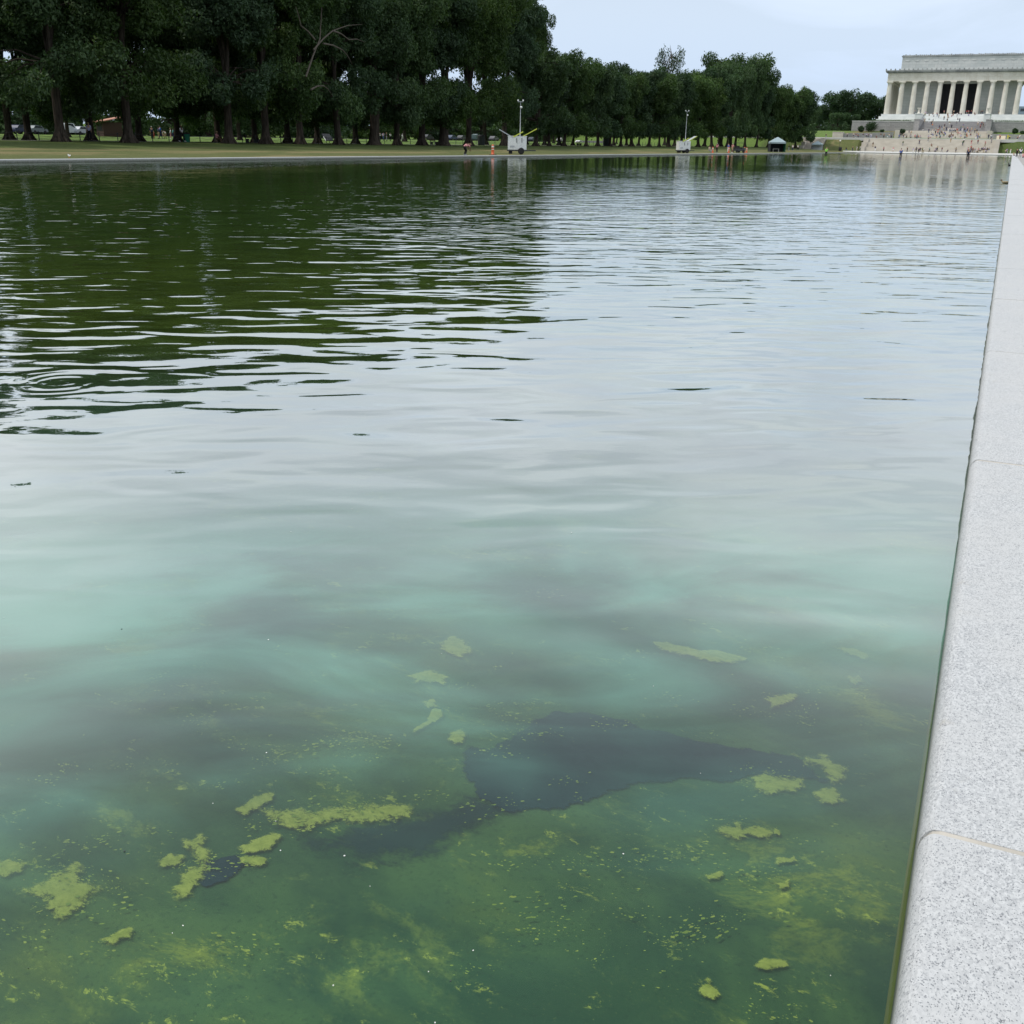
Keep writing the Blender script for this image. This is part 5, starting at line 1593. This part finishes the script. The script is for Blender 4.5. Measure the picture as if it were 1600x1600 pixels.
def cart(loc, rotz):
    root = empty('utility_cart', loc, rotz)
    tag(root, 'dark utility cart with a roof among the orange cones', 'cart')
    MB().box(-1.4, 1.4, -0.62, 0.62, 0.35, 0.75).box(0.55, 1.4, -0.6, 0.6, 0.75, 0.98).build('body', M['dark_metal'], root)
    MB().box(-1.4, -0.35, -0.6, 0.6, 0.75, 1.0).build('cargo_bed', M['black'], root)
    MB().box(-0.3, 0.35, -0.55, 0.55, 0.75, 0.9).box(-0.38, -0.25, -0.55, 0.55, 0.9, 1.35).build('seat', M['black'], root)
    MB().box(-0.5, 0.85, -0.64, 0.64, 1.85, 1.93).build('roof', M['dark_metal'], root)
    for x in (-0.45, 0.8):
        for y in (-0.58, 0.58):
            MB().tube([(x, y, 0.7), (x, y, 1.86)], 0.025, 6).build('post', M['black'], root)
    for x in (-0.95, 0.95):
        for y in (-0.62, 0.62):
            wheel(root, x, y, 0.30, 0.2)
    MB().tube([(0.5, 0.25, 0.98), (0.35, 0.25, 1.1)], 0.16, 10).build('steering_wheel', M['black'], root)


p = at(1153, 238, X=-51.3)
cart((-51.3, p.y, ground_z(-51.3, p.y)), R_(60))


def tent(loc, rotz, label, wx, h_eave, h_top, sides):
    root = empty('canopy_tent', loc, rotz)
    tag(root, label, 'tent', 'pop-up tents by the pool end')
    h = wx / 2
    vs = [(-h, -h, h_eave), (h, -h, h_eave), (h, h, h_eave), (-h, h, h_eave), (0, 0, h_top), (-h * .5, -h * .5, h_eave + (h_top - h_eave) * .55), (h * .5, -h * .5, h_eave + (h_top - h_eave) * .55), (h * .5, h * .5, h_eave + (h_top - h_eave) * .55), (-h * .5, h * .5, h_eave + (h_top - h_eave) * .55)]
    fs = [(0, 1, 6, 5), (1, 2, 7, 6), (2, 3, 8, 7), (3, 0, 5, 8), (5, 6, 4), (6, 7, 4), (7, 8, 4), (8, 5, 4)]
    vs += [(x, y, z - 0.06) for x, y, z in vs]
    fs2 = fs + [tuple(i + 9 for i in f[::-1]) for f in fs]
    mbq = MB().add(vs, fs2)
    for a, b in ((0, 1), (1, 2), (2, 3), (3, 0)):
        A, B = Vector(vs[a]), Vector(vs[b])
        mbq.add([A, B, B - Vector((0, 0, .35)), A - Vector((0, 0, .35))], [(0, 1, 2, 3)])
    mbq.build('canopy', M['canopy_grey'], root)
    for x in (-h, h):
        for y in (-h, h):
            MB().tube([(x * .99, y * .99, 0), (x * .99, y * .99, h_eave)], 0.045, 6).build('leg', M['dark_metal'], root)
    for s, m_ in sides.items():
        if s == 'back':
            MB().box(-h * .97, h * .97, h * .94, h * .96, 0.05, h_eave - .1).build('side_panel', m_, root)
        if s == 'right':
            MB().box(h * .94, h * .97, -h * .93, h * .93, 0.05, h_eave - .1).build('side_panel', m_, root)
        if s == 'left':
            MB().box(-h * .97, -h * .94, -h * .93, h * .93, 0.05, h_eave - .1).build('side_panel', m_, root)
    MB().box(-h * .5, h * .3, -0.4, 0.3, 0.7, 0.76).box(-h * .48, -h * .44, -.35, .25, 0, .7).box(h * .24, h * .28, -.35, .25, 0, .7).build('table', M['reflective'], root)
    return root


q = at(1213, 238, X=-52.8)
tent((-52.8, q.y, ground_z(-52.8, q.y)), R_(20), 'larger grey peaked tent with dark sides and a green right wall', 3.7, 2.3, 3.5, {'back': M['canopy_dark'], 'left': M['canopy_dark'], 'right': M['canopy_green']})
q = at(1276, 237.6, Y=402.5)
tent((q.x, 402.5, 0.2), R_(10), 'smaller pale tent in front of the side stairs', 4.0, 2.3, 3.4, {'left': M['canopy_dark'], 'back': M['white_paint']})
q = at(1209, 237.5, X=-49.6)

# globe lamp on the plaza slope
q = at(1311, 236, Y=406)
root = empty('globe_lamp', (q.x, 406, 0.33))
tag(root, 'lamp post with a white globe in front of the grass slope', 'street lamp')
MB().tube([(0, 0, 0), (0, 0, 0.4), (0, 0, 0.5), (0, 0, 3.2)], [0.14, 0.14, 0.07, 0.055], 8).build('post', M['dark_metal'], root)
MB().ball((0, 0, 3.45), 0.3, 10, 8).build('globe', M['glow_white'], root)
root = empty('litter_bin', (q.x + 0.5, 404.8, 0.28))
tag(root, 'black litter bin at the foot of the globe lamp', 'bin')
MB().lathe([(0.5, 0), (0.56, 0.1), (0.6, 1.2), (0.5, 1.3), (0.2, 1.34)], 14).build('body', M['black'], root)


def bin_(px, py, X, lab, col, sc=1.0):
    q = at(px, py, X=X)
    root = empty('litter_bin', (X, q.y, ground_z(X, q.y)))
    root.scale = (sc,) * 3
    tag(root, lab, 'bin')
    MB().lathe([(0.42, 0), (0.46, 0.08), (0.50, 1.05), (0.52, 1.08)], 14).build('body', col, root)
    MB().lathe([(0.54, 1.08), (0.5, 1.2), (0.2, 1.28)], 14).build('lid', M['black'], root)


bin_(752, 224, -82, 'dark litter bin on the path behind the bending person', M['dark_metal'], 1.3)
bin_(948, 226, -82, 'dark litter bin beside the person in white among the trunks', M['dark_metal'], 1.5)
bin_(292, 223, -84.6, 'dark green wheeled bin beside the person in white shirt on the path', M['canopy_green'], 0.8)


def bench(px, X, lab, rot=math.pi / 2):
    q = at(px, 222, X=X)
    root = empty('park_bench', (X, q.y, ground_z(X, q.y)), rot)
    tag(root, lab, 'bench', 'benches by the path')
    for k in range(4):
        MB().box(-0.95, 0.95, -0.25 + k * .13, -0.15 + k * .13, 0.44, 0.48).build('slat', M['brick_brown'], root)
    for k in range(3):
        MB().box(-0.95, 0.95, 0.27, 0.31, 0.58 + k * .13, 0.67 + k * .13).build('slat', M['brick_brown'], root)
    for x in (-0.8, 0.8):
        MB().box(x - .04, x + .04, -0.25, 0.26, 0, 0.44).box(x - .04, x + .04, 0.2, 0.27, 0.44, 0.95).build('leg', M['dark_metal'], root)


bench(393, -86.6, 'dark park bench left of the leaning trunk')
bench(408, -86.4, 'dark park bench right beside the leaning trunk')
bench(678, -86.6, 'dark park bench beside the thick double trunk')
bench(905, -86.6, 'dark park bench among the far trunks')

# post and chain fence along the lawn edge
root = empty('post_and_chain_fence', (-87.5, 60, 0))
tag(root, 'low dark post and chain fence along the bright lawn behind the elms', 'fence')
pmesh = MB().tube([(0, 0, -0.1), (0, 0, 0.85), (0, 0, 0.92)], [0.045, 0.045, 0.02], 6).mesh('post', M['dark_metal'])
ch = MB()
prev = None
for k in range(100):
    y = k * 2.6
    z = ground_z(-87.5, 60 + y)
    link('post', pmesh, root, (0, y, z))
    if prev:
        for hh in (0.8, 0.45):
            ch.tube([(0, prev[0], prev[1] + hh), (0, (prev[0] + y) / 2, (prev[1] + z) / 2 + hh - 0.12), (0, y, z + hh)], 0.014, 4, cap=False)
    prev = (y, z)
ch.build('chain', M['dark_metal'], root)

# kiosk behind the elms
q = at(172, 212, X=-135)
root = empty('kiosk', (-135, q.y, ground_z(-135, q.y)), R_(-30))
tag(root, 'small dark kiosk with a sloping terracotta roof behind the elms', 'kiosk')
MB().box(-2.1, 2.1, -1.5, 1.5, 0, 2.2).build('wall', M['brick_brown'], root)
MB().box(-1.3, 1.3, -1.53, -1.5, 0.9, 1.9).build('hatch', M['black'], root)
MB().extrude_x([(-2.2, 2.15), (2.0, 3.0), (2.0, 3.12), (-2.2, 2.27)], -2.6, 2.6).build('roof', M['roof_tan'], root)
# slanted dark panel by the path
q = at(512, 216, X=-96)
root = empty('display_panel', (-96, q.y, ground_z(-96, q.y)), R_(-40))
tag(root, 'slanted dark panel with a white lower edge standing on the lawn', 'panel')
MB().cbox((0, 0, 0.85), (2.6, 1.2, 0.08), 0, Matrix.Rotation(R_(22), 3, 'Y')).build('board', M['canopy_dark'], root)
MB().cbox((0.55, -0.62, 0.62), (1.5, 0.06, 0.12), 0, Matrix.Rotation(R_(22), 3, 'Y')).build('white_edge', M['white_paint'], root)
for x, h in ((-0.9, 1.15), (0.9, 0.45)):
    MB().tube([(x, 0, 0), (x, 0, h)], 0.05, 6).build('leg', M['dark_metal'], root)


def make_car(loc, rotz, paint, label, van=False):
    root = empty('parked_car', loc, rotz)
    tag(root, label, 'car', 'cars on the road behind the elms')
    hood, roof, tail = (0.95, 1.45, 1.0) if not van else (1.1, 1.95, 1.8)
    prof = [(-2.2, 0.35), (-2.25, 0.7), (-2.15, tail - .08), (-1.6, tail), (-1.2, roof - .08), (-0.9, roof), (0.25, roof), (0.55, roof - .08), (1.15, hood), (2.05, hood - .15), (2.22, 0.62), (2.18, 0.35)]
    MB().extrude_y(prof, -0.86, 0.86).build('body', paint, root)
    for s in (-1, 1):
        win = [(-1.42, tail + .03), (-1.08, roof - .12), (0.2, roof - .12), (0.85, hood + .05)]
        y0, y1 = sorted((s * 0.862, s * 0.875))
        MB().extrude_y(win, y0, y1).build('window', M['glass'], root)
        MB().cbox((2.2, s * .6, 0.68), (0.08, 0.3, 0.13)).build('headlight', M['reflective'], root)
    MB().cbox((0.86, 0, (roof + hood) / 2 + .01), (0.03, 1.45, 0.62), 0, Matrix.Rotation(R_(-50), 3, 'Y')).build('windscreen', M['glass'], root)
    for x in (-1.35, 1.35):
        for y in (-0.8, 0.8):
            wheel(root, x, y, 0.33, 0.2)
    return root


cars = [(32, 'navy_paint', (.03, .04, .08), 'dark navy car left of the second trunk', False), (57, 'grey_paint', (.16, .19, .2), 'grey green car between two trunks at far left', False), (108, 'silver_paint', (.5, .55, .55), 'silver car right of the third trunk', True),
        (127, 'pale_paint', (.42, .45, .48), 'pale grey car behind the walker in lilac', False), (668, 'black_paint', (.03, .03, .035), 'black car left of the thick double trunk', False), (706, 'blue_paint', (.05, .07, .12), 'dark blue car right of the thick double trunk', False),
        (722, 'char_paint', (.06, .06, .065), 'charcoal car behind the bending person', False), (745, 'teal_paint', (.08, .12, .12), 'dark teal van behind the litter bin', True), (772, 'gun_paint', (.10, .10, .11), 'gunmetal car left of the large trailer', False),
        (832, 'ink_paint', (.03, .04, .06), 'ink blue car right of the large trailer', False), (876, 'stone_paint', (.3, .3, .28), 'stone coloured car among slim trunks', False), (905, 'white_car', (.7, .7, .7), 'white car seen between trunks right of the trailer', False)]
for px, nm, c, lab, van in cars:
    q = at(px, 212, X=-154.5)
    make_car((-154.5, q.y, ground_z(-154.5, q.y) + 0.06), math.pi / 2 + (0.2 if px < 200 else 0), mat(nm, c, 0.25, 0.6), lab, van)


# white vehicles on the far lawn left of the memorial
q = at(1253, 213, Y=455)
root = empty('marquee', (q.x, 455, ground_z(q.x, 455)))
tag(root, 'small white stall on the bright lawn left of the memorial', 'stall')
MB().box(-2.4, 2.4, -1, 1, 0, 1.2).build('counter', M['white_paint'], root)
MB().extrude_x([(-1.3, 1.9), (0, 2.5), (1.3, 1.9), (1.3, 2.0), (0, 2.62), (-1.3, 2.0)], -2.6, 2.6).build('roof', M['white_paint'], root)
for x in (-2.3, 2.3):
    MB().tube([(x, -1, 0), (x, -1, 1.95)], 0.05, 6).build('leg', M['steel'], root)
# beige ridge tarp right of the upper stairs
q = at(1565, 211, Y=444)
root = empty('ridge_tent', (q.x, 439.5, 5.1))
tag(root, 'low beige ridge tent beside the low wall right of the upper stairs', 'tent')
MB().extrude_x([(-1.0, 0), (0, 1.35), (1.0, 0), (0.95, 0), (0, 1.28), (-0.95, 0)], -1.5, 1.5).build('canvas', M['beige_canvas'], root)
for x in (-1.45, 1.45):
    MB().tube([(x, 0, 0), (x, 0, 1.3)], 0.03, 6).build('pole', M['steel'], root)


def bird(loc, rotz, label, body_m, head_m, bill_m, sc=1.0, swim=True):
    root = empty('duck', loc, rotz)
    root.scale = (sc,) * 3
    tag(root, label, 'duck', 'ducks at the pool')
    me = skin([(0, -.20, .09), (0, -.08, .06), (0, .08, .06), (0, .17, .10), (0, .20, .145), (0, .22, .18)], [(0, 1), (1, 2), (2, 3), (3, 4), (4, 5)], [.025, (.085, .075), (.095, .085), .05, .035, .045], 1)
    me.materials.append(body_m)
    link('body', me, root)
    MB().ball((0, .225, .19), (.042, .05, .045), 8, 6).build('head', head_m, root)
    MB().tube([(0, .265, .185), (0, .32, .175)], [.018, .010], 6).build('bill', bill_m, root)
    for s in (-1, 1):
        MB().ball((s * .075, -.03, .095), (.03, .14, .05), 8, 5).build('wing', body_m, root)
    if not swim:
        for s in (-1, 1):
            MB().tube([(s * .04, 0, .02), (s * .04, .01, -.1)], .009, 5).box(s * .04 - .02, s * .04 + .02, 0, .07, -.105, -.095).build('leg', bill_m, root)


bird(tuple(at(1571, 287.5, Z=WATER_Z - .02)), 1.3, 'brown duck swimming close to the right coping', CM['khaki'], CM['brown'], CM['brown'], 0.85)
bird(tuple(at(1577, 259.5, Z=WATER_Z - .02)), 0.3, 'dark duck swimming farther off along the right coping', CM['black'], CM['black'], CM['tan'], 1.2)
q = at(109, 250.5, X=-48.35)
bird((q.x, q.y, 0.125), 1.2, 'white and grey duck standing on the far kerb', CM['white'], CM['grey'], CM['orange'], 0.62, False)
